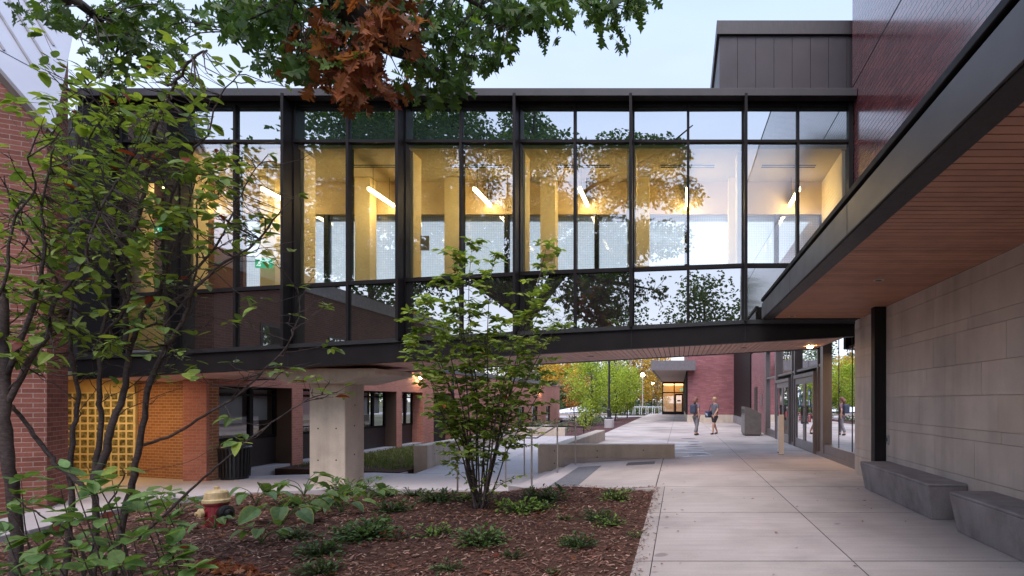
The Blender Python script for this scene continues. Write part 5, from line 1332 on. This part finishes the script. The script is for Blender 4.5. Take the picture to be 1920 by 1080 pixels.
# leaves along the limbs above the picture
for q in LB[9:22] + L2[8:17] + L3[2:14]:
    for _ in range(3):
        p = q + rand_dir(r) * r.uniform(.2, .7)
        if p.y > .5 and 752 - (p.z - EYE) * F / p.y > -45: continue
        pts = smooth_path([q, q.lerp(p, .5) + Vector((0, 0, .06)), p], 3); wood.tube(pts, taper(len(pts) - 1, .01, .003), 5)
        for _ in range(10):
            gl.tint(pick(OGREEN, .3, r)); oak_leaf(gl, p + rand_dir(r) * .15, (rand_dir(r, -.9, .35)).normalized(), rand_dir(r, -.2, 1), r.uniform(.11, .17), r.uniform(0, .5), r.uniform(0, .6))
# the crown above and behind
for k in range(14):
    a = 2 * math.pi * k / 14 + r.uniform(-.2, .2); e = Vector((-10.5 + 9 * math.cos(a), -8.5 + 4.5 * math.sin(a), r.uniform(9, 16))); 
    P = smooth_path([T1, T1.lerp(e, .5) + Vector((r.gauss(0, .4), r.gauss(0, .4), 1.0)), e], 5); wood.tube(P, taper(len(P) - 1, .2, .02), 7)
P = smooth_path([T1, Vector((-8.6, -7.2, 11)), Vector((-8.0, -6.8, 18))], 5); wood.tube(P, taper(len(P) - 1, .33, .05), 9)
P = smooth_path([Vector((-8.7, -7.3, 9.6)), Vector((-5.6, -7.2, 13.2)), Vector((-2.0, -7.0, 15.2)), Vector((0.6, -7, 17.2))], 5); wood.tube(P, taper(len(P) - 1, .16, .03), 7)
cr = MB()
def crown_leaves(mb, centres, n, ls, pal, rr, simple_=True):
    for _ in range(n):
        c, rad = rr.choice(centres); v = rand_dir(rr) * (rr.random() ** .45); p = Vector((c[0] + v.x * rad[0], c[1] + v.y * rad[1], c[2] + v.z * rad[2]))
        l = rr.uniform(*ls); mb.tint(pick(pal, .35, rr)); simple_leaf(mb, p, rand_dir(rr, -.8, .5), rand_dir(rr, 0, 1), l, l * .62)
cen = []
for _ in range(96):
    a = r.uniform(0, 2 * math.pi); q = math.sqrt(r.random()); x = -11.2 + 11.0 * q * math.cos(a); y = -8.5 + 4.6 * q * math.sin(a); z = 13.0 + 6.0 * r.uniform(-1, 1) * math.sqrt(1 - q * q * .7)
    if y > 0 and z < 1.6 + .72 * y + 2.2: continue
    cen.append(((x, y, z), (1.7, 1.4, 1.15)))
crown_leaves(cr, cen, 60000, (.2, .32), OGREEN, r)
wood.build('trunk', M['oakbark'], OK, smooth=True); gl.build('green_foliage', M['leaf'], OK); rl.build('rusty_foliage', M['leaf'], OK); cr.build('crown', M['leaf'], OK)

# ---- other trees
def tree(name, label, cat, loc, h, rad, n, ls, pal, seed, trunk=.12, base=.25, mat=None, bark=None, shape='round', group=None, lean=0):
    rr = random.Random(seed); t = thing(name, label, cat, loc, group); o = Vector(loc)
    w = MB(); top = o + Vector((lean, 0, h * .92))
    P = smooth_path([o - Vector((0, 0, .3)), o + Vector((rr.gauss(0, .02) * h, 0, h * .35)), o.lerp(top, .7) + Vector((rr.gauss(0, .02) * h, 0, 0)), top], 4)
    w.tube(P, taper(len(P) - 1, trunk, trunk * .12), 8); f = MB(); cents = []
    nb = 18 if shape != 'cone' else 26
    for k in range(nb):
        u = base + (1 - base) * (k + .5) / nb; p0 = P[min(len(P) - 1, int(u * .85 * (len(P) - 1)))]
        prof = math.sqrt(max(.05, 1 - ((u - (base + 1) / 2) / ((1 - base) / 2)) ** 2)) if shape == 'round' else ((1.02 - u) / (1 - base) if shape == 'cone' else min(1, .35 + 1.3 * (u - base)) * (1 if u < .9 else .6))
        a = k * 2.4 + rr.uniform(-.4, .4); R_ = rad * prof * rr.uniform(.55, 1.0)
        e = Vector((o.x + lean * u + R_ * math.cos(a), o.y + R_ * math.sin(a), o.z + h * u + (R_ * .2 if shape != 'cone' else -R_ * .25)))
        Q = smooth_path([p0, p0.lerp(e, .5) + Vector((rr.gauss(0, .05) * rad, rr.gauss(0, .05) * rad, .05 * h)), e], 3); w.tube(Q, taper(len(Q) - 1, trunk * .3, trunk * .05), 5)
        s = rad * rr.uniform(.28, .45); cents.append((e, (s, s, s * .75))); cents.append((p0.lerp(e, .55), (s, s, s * .7)))
    crown_leaves(f, cents, n, ls, pal, rr)
    w.build('trunk', bark or M['oakbark'], t, smooth=True); f.build('crown', mat or M['leaf'], t); return t
YG_ = [(0.36, 0.43, 0.05), (0.30, 0.39, 0.05), (0.42, 0.47, 0.07), (0.24, 0.33, 0.045)]
GOLD = [(0.50, 0.31, 0.035), (0.45, 0.24, 0.03), (0.52, 0.38, 0.05), (0.35, 0.25, 0.05)]
ORNG = [(0.42, 0.17, 0.045), (0.35, 0.13, 0.04), (0.45, 0.24, 0.06)]
OLIV = [(0.13, 0.135, 0.05), (0.17, 0.15, 0.06), (0.10, 0.11, 0.05)]
DARK = [(0.05, 0.075, 0.055), (0.065, 0.09, 0.065), (0.04, 0.06, 0.045)]
MIDG = [(0.09, 0.15, 0.06), (0.11, 0.17, 0.07), (0.075, 0.125, 0.055)]
def T(px, Y, z=-.1): return ((px - 1273) / F * Y, Y, z)
tree('young_tree', 'yellow green young tree left of the lamp post in the far bed', 'tree', T(1106, 40, -.2), 4.7, 1.75, 5200, (.10, .18), YG_, 1, .06, .22, bark=M['oakbark'])
tree('young_tree', 'yellow green young tree just right of the lamp post', 'tree', T(1152, 50, -.1), 4.9, 1.8, 4600, (.12, .2), YG_, 2, .06, .22)
tree('young_tree', 'yellow green young tree rightmost of the row in the far bed', 'tree', T(1176, 57, -.05), 4.8, 1.6, 4200, (.13, .21), YG_, 3, .06, .25)
tree('young_tree', 'small wispy yellow green sapling at the foot of the lamp post bed', 'tree', T(1098, 34, -.35), 2.0, .55, 500, (.08, .14), YG_, 4, .03, .2)
tree('young_tree', 'orange red young maple left of the yellow green trees', 'tree', T(1078, 52, -.4), 4.2, 1.5, 1200, (.12, .2), ORNG, 5, .05, .3)
far = [  # px, Y, height, radius, kind label
    ('golden_tree', 'bright golden yellow tree standing behind the brick wing end', 1072, 84, 8.0, 3.0, GOLD, 'round'),
    ('golden_tree', 'paler golden tree left of the bright yellow one', 1042, 92, 8.2, 2.8, GOLD, 'round'),
    ('olive_tree', 'half bare olive brown tree above the corner of the brick wing', 1008, 96, 9.5, 3.6, OLIV, 'round'),
    ('olive_tree', 'half bare olive tree farther left over the wing roof', 965, 100, 9.0, 3.6, OLIV, 'round'),
    ('conifer', 'dark conifer rising over the wing roof, leftmost of the evergreens', 985, 118, 12.5, 3.6, DARK, 'cone'),
    ('conifer', 'dark conifer behind the olive tree at the wing corner', 1022, 122, 12.5, 3.6, DARK, 'cone'),
    ('conifer', 'blue green conifer behind the golden tree', 1092, 104, 14.5, 4.6, DARK, 'cone'),
    ('broad_tree', 'mid green broad tree behind the lamp post', 1118, 98, 13.0, 5.0, MIDG, 'round'),
    ('conifer', 'dark conifer right of the lamp post', 1152, 110, 16.0, 5.0, DARK, 'cone'),
    ('conifer', 'dark conifer behind the pale leaning trunk', 1186, 116, 16.0, 5.0, DARK, 'cone'),
    ('golden_tree', 'tall thin golden tree behind the far street lamp', 1205, 106, 12.5, 4.2, GOLD, 'round'),
    ('golden_tree', 'golden orange tree half behind the far canopy', 1232, 112, 11.5, 4.0, ORNG + GOLD, 'round'),
    ('broad_tree', 'dusky green tree low behind the car park at the right', 1222, 125, 8.0, 5.5, DARK + OLIV, 'round'),
    ('broad_tree', 'dusky green tree low behind the yellow green row', 1168, 128, 8.5, 5.5, DARK + OLIV, 'round'),
    ('broad_tree', 'dusky green tree low behind the golden tree', 1055, 126, 8.0, 5.5, MIDG + OLIV, 'round'),
    ('broad_tree', 'green bush like tree at the wing corner foot', 1060, 78, 4.2, 2.6, MIDG + OLIV, 'round'),
]
for k, (nm, lb, px, Y, h, rad, pal, shp) in enumerate(far):
    tree(nm, lb, 'tree', T(px, Y, -.3), h, rad, 2400 if shp == 'round' else 2600, (.28, .5), pal, 40 + k, .16 if nm != 'conifer' else .2, .12 if shp == 'cone' else .2, mat=M['needle'] if shp == 'cone' else M['leaf'], shape=shp, bark=M['palebark'] if 'golden' in nm else None)
t = thing('bare_tree', 'pale leaning bare trunk among the dark conifers', 'tree', T(1172, 96, -.2))
w = MB(); P = smooth_path([at(1176, 760, 96), at(1166, 712, 96), at(1157, 690, 96), at(1146, 676, 96)], 4); w.tube(P, taper(len(P) - 1, .26, .08), 8); P = smooth_path([at(1157, 690, 96), at(1160, 678, 96.3), at(1166, 660, 96.5)], 3); w.tube(P, taper(len(P) - 1, .14, .06), 6)
P = smooth_path([at(1183, 760, 97), at(1183, 720, 97), at(1182, 640, 97)], 3); w.tube(P, taper(len(P) - 1, .22, .12), 7); w.build('trunk', M['palebark'], t, smooth=True)
# trees seen only as reflections, behind the camera and off to the left
for k, (x, y, h, rad, lb) in enumerate([(3.0, -30, 13, 5.5, 'rounded green tree behind the viewer mirrored at the right of the bridge'), (-7, -36, 12, 6, 'wide green tree behind the viewer, mirrored under the oak'), (-22, -15, 24, 9.5, 'spreading green tree behind the viewer beside the mirrored brick house'), (-17, 24, 8.5, 3.8, 'green tree standing behind the brick wing roof'), (12, -40, 11, 5, 'dark green tree far behind the viewer')]):
    if k == 3: continue
    tree('shade_tree', lb, 'tree', (x, y, -.2), h, rad, 9000 if h > 20 else 3600, (.3, .5), OGREEN, 70 + k, .3, .3)
for k, (x, y, h, rad) in enumerate([(-34, 62, 9, 4), (-40, 80, 11, 5), (-26, 74, 8, 3.6), (-50, 70, 11, 5.5), (-33, 92, 10, 5)]):
    tree('lawn_tree', ['small golden green tree', 'tall green tree', 'low olive tree', 'wide green tree', 'distant green tree'][k] + ' on the lawn beyond the brick wing, mirrored in the door glass', 'tree', (x, y, -.3), h, rad, 1400, (.3, .5), [GOLD + MIDG, MIDG, OLIV, MIDG, MIDG][k], 90 + k, .2, .25)
# distant wood closing the horizon
t = MB(); rr = random.Random(3)
wd = MB()
for _ in range(9000):
    a = rr.uniform(-1, 1); Y = 165 + rr.uniform(0, 25); x = a * 240; hgt = 7 + 3.5 * math.sin(x * .05) + 2 * math.sin(x * .13 + 1)
    wd.tint(pick(DARK + OLIV + MIDG, .3, rr)); l = rr.uniform(.8, 1.6); simple_leaf(wd, Vector((x, Y, -.5 + hgt * rr.random() ** .8)), rand_dir(rr), rand_dir(rr, 0, 1), l, l * .8)
o = wd.build('distant_wood', M['needle']); tag(o, 'distant dusky wood closing the horizon beyond the car park', 'wood', kind='stuff')

# ---- low plants of the bed
def hosta(x, y, s, n, lab, pal, rim, seed):
    rr = random.Random(seed); z = bed_z(x, y); t = thing('hosta', lab, 'hosta', (x, y, z), 'hostas in the mulch bed'); f = MB(); st = MB().tint((.09, .14, .045)); q0 = Vector((x, y, z))
    for k in range(n):
        a = 2 * math.pi * k / n * 1.62 + rr.uniform(-.3, .3); d = Vector((math.cos(a), math.sin(a), 0)); ln = s * rr.uniform(.5, 1.0); hh = s * rr.uniform(.35, .8)
        b = q0 + d * ln * .8 + Vector((0, 0, hh)); st.tube(smooth_path([q0, q0 + d * ln * .3 + Vector((0, 0, hh * .7)), b], 3), .005, 5)
        l = s * rr.uniform(.45, .68); w = l * rr.uniform(.66, .82); dd = (d + Vector((0, 0, rr.uniform(-.55, .1)))).normalized(); dd, sd, nn = frame_from(dd, Vector((rr.gauss(0, .2), rr.gauss(0, .2), 1)))
        col = pick(pal, .2, rr); rc = pick(rim, .2, rr)
        us = [0, .12, .35, .6, .82, 1.0]; ws = [.12, .42, .5, .42, .24, 0.0]; bend = rr.uniform(.3, .8)
        def pt(u, w_, sg): return b + dd * (l * u) + sd * (sg * w * w_) + nn * (w_ * w * .35 - bend * l * u * u * .6)
        for sg in (1, -1):
            for i in range(5):
                f.tint(col); a0 = f.vert(pt(us[i], 0, sg)); a1 = f.vert(pt(us[i + 1], 0, sg)); b0 = f.vert(pt(us[i], ws[i] * .78, sg)); b1 = f.vert(pt(us[i + 1], ws[i + 1] * .78, sg))
                f.f.append([a0, a1, b1, b0] if sg < 0 else [b0, b1, a1, a0])
                f.tint(col); c0 = f.vert(pt(us[i], ws[i] * .78, sg)); c1 = f.vert(pt(us[i + 1], ws[i + 1] * .78, sg)); f.tint(rc); e0 = f.vert(pt(us[i], ws[i], sg)); e1 = f.vert(pt(us[i + 1], ws[i + 1], sg))
                f.f.append([c0, c1, e1, e0] if sg < 0 else [e0, e1, c1, c0])
    st.build('stalks', M['leaf'], t); f.build('leaves', M['leaf'], t); return t
HG = [(0.11, 0.19, 0.06), (0.13, 0.21, 0.06), (0.09, 0.165, 0.07)]; YR = [(0.26, 0.27, 0.05), (0.30, 0.28, 0.06), (0.20, 0.23, 0.05)]; GR = [(0.08, 0.13, 0.04)]
def G(px, py):  # pixel on the bed -> ground point
    Y = 8.0
    for _ in range(12):
        x = (px - 1273) / F * Y; Y = min(13.2, (EYE - bed_z(x, Y)) * F / (py - 752))
    return (px - 1273) / F * Y, Y
for (px, py, s, n, lab, rim) in [
    (530, 985, .42, 9, 'yellow edged hosta with big drooping leaves right of the hydrant', YR), (585, 965, .40, 9, 'sprawling yellow edged hosta two plants right of the hydrant', YR), (640, 962, .36, 8, 'yellowing hosta with leaves reaching towards the bushy shrub', YR), (480, 948, .40, 9, 'green hosta directly behind the black hydrant cap', GR),
    (570, 930, .46, 10, 'dark green hosta below the left corner of the pier', GR), (690, 945, .36, 8, 'blue green hosta in front of the pier, nearest the path', YR), (335, 968, .34, 8, 'hosta with a yellow tinged leaf left of the hydrant', YR), (402, 992, .25, 6, 'little hosta hiding the foot of the hydrant', YR), (490, 1020, .30, 7, 'small hosta at the front right of the hydrant', YR), (300, 945, .36, 8, 'hosta between the shrub trunks and the kerb', GR)]:
    x, y = G(px, py); hosta(x, y, s * (.74 + .03 * y), n + 1, lab, HG, rim, int(px * 7 + py))
def tuft(x, y, s, n, lab, pal, seed, cat='ground plant', name='ground_plant', narrow=.5, grp='small plants in the mulch bed'):
    rr = random.Random(seed); z = bed_z(x, y); f = MB()
    for _ in range(n):
        d = rand_dir(rr, .1, .9); p = Vector((x, y, z)) + Vector((d.x * s * 1.2, d.y * s * 1.2, d.z * s * .75)) * rr.random() ** .6
        f.tint((.05, .06, .025)); f.tube([Vector((x, y, z - .02)), p + Vector((0, 0, .004))], .003, 3)
        l = s * rr.uniform(.16, .30); f.tint(pick(pal, .3, rr)); leaf(f, p, (d + rand_dir(rr, -.4, .4) * .9).normalized(), Vector((rr.gauss(0, .3), rr.gauss(0, .3), 1)), l, l * narrow)
    for _ in range(max(4, n // 18)):
        d = rand_dir(rr, .3, .9); f.tint((.06, .07, .03)); f.tube([Vector((x, y, z - .02)), Vector((x, y, z)) + d * s * .75], .004, 4)
    o = f.build(name, M['leaf']); tag(o, lab, cat, grp); return o
DG = [(0.065, 0.115, 0.035), (0.08, 0.135, 0.04), (0.05, 0.09, 0.03)]; BG = [(0.17, 0.28, 0.06), (0.14, 0.24, 0.055), (0.20, 0.31, 0.07)]; MG = [(0.09, 0.16, 0.05), (0.115, 0.185, 0.055)]
spec = [
    (665, 925, .42, 130, 'upright leafy plant with pointed leaves at the foot of the pier', MG), (690, 1010, .30, 200, 'leafy green clump left of the red dead sprig', MG), (660, 1010, .26, 120, 'darker clump beside the hosta row', DG), (820, 940, .24, 160, 'dark low evergreen clump by the path, left of the shrub foot', DG),
    (612, 948, .22, 110, 'low leafy plant between the two hostas near the pier', MG), (722, 932, .2, 110, 'low green plant at the path edge right of the pier', MG), (775, 930, .18, 90, 'small dark plant at the path edge farther right of the pier', DG), (872, 938, .16, 80, 'small green plant behind the shrub foot at the path', MG), (545, 950, .2, 100, 'low leafy plant tucked behind the big hosta', MG), (700, 985, .18, 90, 'mid green plant at the right end of the hosta row', MG),
    (735, 960, .22, 140, 'dark ground plant halfway between hostas and shrub', DG), (1020, 940, .30, 170, 'dark evergreen sprigs below the nearest handrail post', DG), (975, 960, .27, 150, 'bright green leafy clump right of the shrub foot', BG), (1020, 955, .18, 60, 'small bright sprig right of the leafy clump', BG),
    (1155, 937, .20, 110, 'lime green clump near the landing edge', BG), (1145, 925, .14, 40, 'tiny dark sprig at the landing edge', DG), (1175, 920, .10, 26, 'tiny upright green seedling at the landing edge', BG), (900, 1020, .27, 190, 'wide deep green clump in front of the shrub foot', MG), (925, 1018, .15, 60, 'pale green sprig at the right end of the wide clump', BG),
    (815, 1005, .22, 70, 'broad leaved pale sprig left of the wide clump', BG), (1085, 1025, .20, 150, 'round dark clump in the right half of the bed', DG), (1065, 1018, .12, 50, 'yellow green sprig on the left of the round dark clump', BG), (1120, 975, .20, 130, 'dark clump above the round one near the walkway', DG), (1140, 985, .18, 90, 'light green fringe on the clump near the walkway', BG),
    (1195, 1008, .12, 40, 'lime seedling against the walkway edge', BG), (600, 1040, .24, 160, 'dark sprawling plant at the lower left of the bed', DG), (600, 1075, .22, 120, 'dark plant cut by the lower picture edge', DG), (840, 1070, .16, 70, 'small mid green plant by the lower picture edge', MG), (1035, 1075, .10, 30, 'tiny seedling by the lower picture edge', MG), (555, 1010, .2, 110, 'dark creeping plant under the big hosta leaves', DG), (960, 1045, .13, 60, 'thin creeping sprig in the bare mulch', DG), (1060, 975, .12, 30, 'spindly yellow green sprig in the bare mulch', BG)]
for k, (px, py, s, n, lab, pal) in enumerate(spec):
    x, y = G(px, py); tuft(x, y, s * (.52 + .072 * y), int(n * 1.25), lab, pal, 300 + k)
# withered red sprig and fallen leaves
x, y = G(745, 1012); tuft(x, y, .20, 40, 'withered red brown sprig between two green clumps', [(.16, .045, .03), (.20, .07, .03)], 77)
fl = MB(); rr = random.Random(8)
for _ in range(230):
    y = 3.9 + 8.6 * rr.random() ** 1.4; x = rr.uniform(max(-9.5, -1.2 * y), -.55)
    if y > far_y(x) - .1: continue
    fl.tint(pick(ORUST + [(0.30, 0.13, 0.05), (.2, .06, .04)], .3, rr)); oak_leaf(fl, Vector((x, y, bed_z(x, y) + .02)), rand_dir(rr, -.1, .15), Vector((rr.gauss(0, .3), rr.gauss(0, .3), 1)), rr.uniform(.06, .12), .3, .2)
for (px, py, n) in ((395, 1070, 40), (430, 1072, 34), (470, 1076, 26)):
    for _ in range(n):
        x, y = G(px + rr.gauss(0, 22), py + rr.gauss(0, 6)); fl.tint(pick(ORUST, .3, rr)); oak_leaf(fl, Vector((x, y, bed_z(x, y) + .02 + rr.random() * .03)), rand_dir(rr, -.1, .3), rand_dir(rr, .5, 1), rr.uniform(.06, .10), .3, .2)
o = fl.build('fallen_leaves', M['leaf']); tag(o, 'scattered rusty fallen oak leaves on the mulch', 'fallen leaves', kind='stuff')
fl = MB()
for _ in range(70):
    x, y = rr.uniform(-.4, 3.3), 3.4 + 16 * rr.random() ** 1.3
    if rr.random() < .5: x = -.45 + abs(rr.gauss(0, .35))
    fl.tint(pick(ORUST + [(0.12, 0.06, 0.04), (0.08, 0.045, 0.035)], .3, rr)); oak_leaf(fl, Vector((x, y, .012)), rand_dir(rr, -.05, .1), Vector((rr.gauss(0, .2), rr.gauss(0, .2), 1)), rr.uniform(.025, .07), .3, .1)
o = fl.build('leaf_litter', M['leaf']); tag(o, 'few small dry leaf scraps blown over the paving', 'leaf litter', kind='stuff')
# grass strip and planting beside the wing and in the far bed
gm = MB(); rr = random.Random(9)
struct('grass_strip_soil', MB().tint((.07, .04, .03)).prism([(-11.98, 17.4), (-7.85, 16.5), (-7.85, 27), (-11.98, 30)], -.9, -.40), M['mulch'])
for _ in range(5200):
    y = rr.uniform(16.9, 26); x = rr.uniform(-11.6, -7.95)
    if y < 16.75 + (x + 7.85) * -.22 + rr.random() * .5: continue
    hgt = .12 * rr.uniform(.5, 1.2); gm.tint(pick([(0.15, 0.18, 0.06), (0.10, 0.14, 0.05), (0.19, 0.19, 0.08)], .3, rr)); d = (Vector((0, 0, 1)) + rand_dir(rr) * .8).normalized(); simple_leaf(gm, Vector((x, y, -.41)), d, rand_dir(rr), hgt * 1.6, .025)
o = gm.build('grass', M['leaf']); tag(o, 'tufted ornamental grass between the wing windows and the low wall', 'grass', kind='stuff')
gm = MB()
for _ in range(3600):
    y = rr.uniform(28, 60); x = rr.uniform(-10.8, -4.6) - (y - 28) * .02
    if math.sin(x * 1.3 + y * .35) + math.sin(y * .6) < .25 or x > -5.2 - rr.random(): continue
    z = -.05 - .35 * smooth(-4.2, -9, x); gm.tint(pick([(0.11, 0.15, 0.07), (0.14, 0.17, 0.09), (.16, .12, .07), (.09, .13, .08)], .3, rr)); l = rr.uniform(.15, .3); simple_leaf(gm, Vector((x, y, z + rr.random() * .5)), rand_dir(rr, -.1, .9), rand_dir(rr, 0, 1), l, l * .6)
o = gm.build('ground_cover', M['leaf']); tag(o, 'low grey green ground cover in the far planting bed', 'ground cover', kind='stuff')
gm = MB()
for _ in range(1500):
    x = rr.uniform(-14, 1); y = rr.uniform(75.2, 76.2); l = rr.uniform(.2, .4); gm.tint(pick(OLIV + MIDG, .3, rr)); simple_leaf(gm, Vector((x, y, -.1 + .7 * rr.random())), rand_dir(rr, -.1, .9), rand_dir(rr, 0, 1), l, l * .6)
o = gm.build('verge_planting', M['leaf']); tag(o, 'strip of low shrubs along the far road edge', 'verge planting', kind='stuff')

# ------------------------------------------------------------------ camera, sky, light, render settings
cam = bpy.data.cameras.new('camera'); co = bpy.data.objects.new('camera', cam); COL.objects.link(co)
co.location = (0, 0, EYE); co.rotation_euler = (R(90), 0, 0)
cam.sensor_width = 36; cam.lens = 36 * F / 1920; cam.shift_x = (960 - 1273) / 1920; cam.shift_y = (752 - 540) / 1920
cam.clip_start = 0.05; cam.clip_end = 3000
S.camera = co
SUN_EL, SUN_AZ = R(58), R(188)     # soft light from the overcast dusk sky, high behind the viewer
w = bpy.data.worlds.new('World'); S.world = w; w.use_nodes = True
nt = w.node_tree
bg = nt.nodes['Background']; sky = nt.nodes.new('ShaderNodeTexSky'); sky.sky_type = 'NISHITA'; sky.sun_disc = False
sky.sun_elevation = SUN_EL; sky.sun_rotation = SUN_AZ; sky.air_density = 1.0; sky.dust_density = 0.6; sky.ozone_density = 3.0
mx = nt.nodes.new('ShaderNodeMix'); mx.data_type = 'RGBA'; mx.inputs[0].default_value = 0.78
nt.links.new(sky.outputs[0], mx.inputs[6])
tc = nt.nodes.new('ShaderNodeTexCoord'); sx = nt.nodes.new('ShaderNodeSeparateXYZ'); nt.links.new(tc.outputs['Generated'], sx.inputs[0])
cr_ = nt.nodes.new('ShaderNodeValToRGB'); e = cr_.color_ramp.elements
e[0].position = 0.0; e[0].color = (8.5, 8.4, 8.9, 1); e[1].position = 0.6; e[1].color = (4.4, 5.6, 7.9, 1)
nt.links.new(sx.outputs['Z'], cr_.inputs[0]); nt.links.new(cr_.outputs[0], mx.inputs[7]); 
mr = nt.nodes.new('ShaderNodeMapRange'); nt.links.new(sx.outputs['Y'], mr.inputs[0]); mr.inputs['From Min'].default_value = -1; mr.inputs['From Max'].default_value = 0.6; mr.inputs['To Min'].default_value = 1.85; mr.inputs['To Max'].default_value = 0.76
cn = nt.nodes.new('ShaderNodeTexNoise'); cn.inputs['Scale'].default_value = 2.2; cn.inputs['Detail'].default_value = 5
cm = nt.nodes.new('ShaderNodeMapping'); cm.inputs['Scale'].default_value = (1, 1, 3.5); nt.links.new(tc.outputs['Generated'], cm.inputs[0]); nt.links.new(cm.outputs[0], cn.inputs['Vector'])
cmr = nt.nodes.new('ShaderNodeMapRange'); cmr.inputs['From Min'].default_value = .35; cmr.inputs['From Max'].default_value = .7; cmr.inputs['To Min'].default_value = .95; cmr.inputs['To Max'].default_value = 1.08; nt.links.new(cn.outputs['Fac'], cmr.inputs[0])
mm_ = nt.nodes.new('ShaderNodeMath'); mm_.operation = 'MULTIPLY'; nt.links.new(mr.outputs[0], mm_.inputs[0]); nt.links.new(cmr.outputs[0], mm_.inputs[1]); mr = mm_
vm = nt.nodes.new('ShaderNodeVectorMath'); vm.operation = 'SCALE'; nt.links.new(mx.outputs[2], vm.inputs[0]); nt.links.new(mr.outputs[0], vm.inputs['Scale'])
nt.links.new(vm.outputs[0], bg.inputs[0]); bg.inputs[1].default_value = 0.07
sd = bpy.data.lights.new('sun', 'SUN'); sd.energy = 0.9; sd.angle = R(40); sd.color = (1.0, 0.84, 0.74)
so = bpy.data.objects.new('sun', sd); COL.objects.link(so)
dirv = Vector((math.sin(SUN_AZ) * math.cos(SUN_EL), math.cos(SUN_AZ) * math.cos(SUN_EL), math.sin(SUN_EL)))
so.rotation_euler = (-dirv).to_track_quat('-Z', 'Y').to_euler()
S.view_settings.view_transform = 'Standard'; S.view_settings.look = 'None'; S.view_settings.gamma = 1; S.view_settings.exposure = 1.72
S.render.engine = 'CYCLES'
S.cycles.use_denoising = True
S.cycles.max_bounces = 8; S.cycles.diffuse_bounces = 4; S.cycles.glossy_bounces = 5; S.cycles.transmission_bounces = 6; S.cycles.transparent_max_bounces = 12
S.cycles.sample_clamp_indirect = 6; S.cycles.caustics_reflective = False; S.cycles.caustics_refractive = False
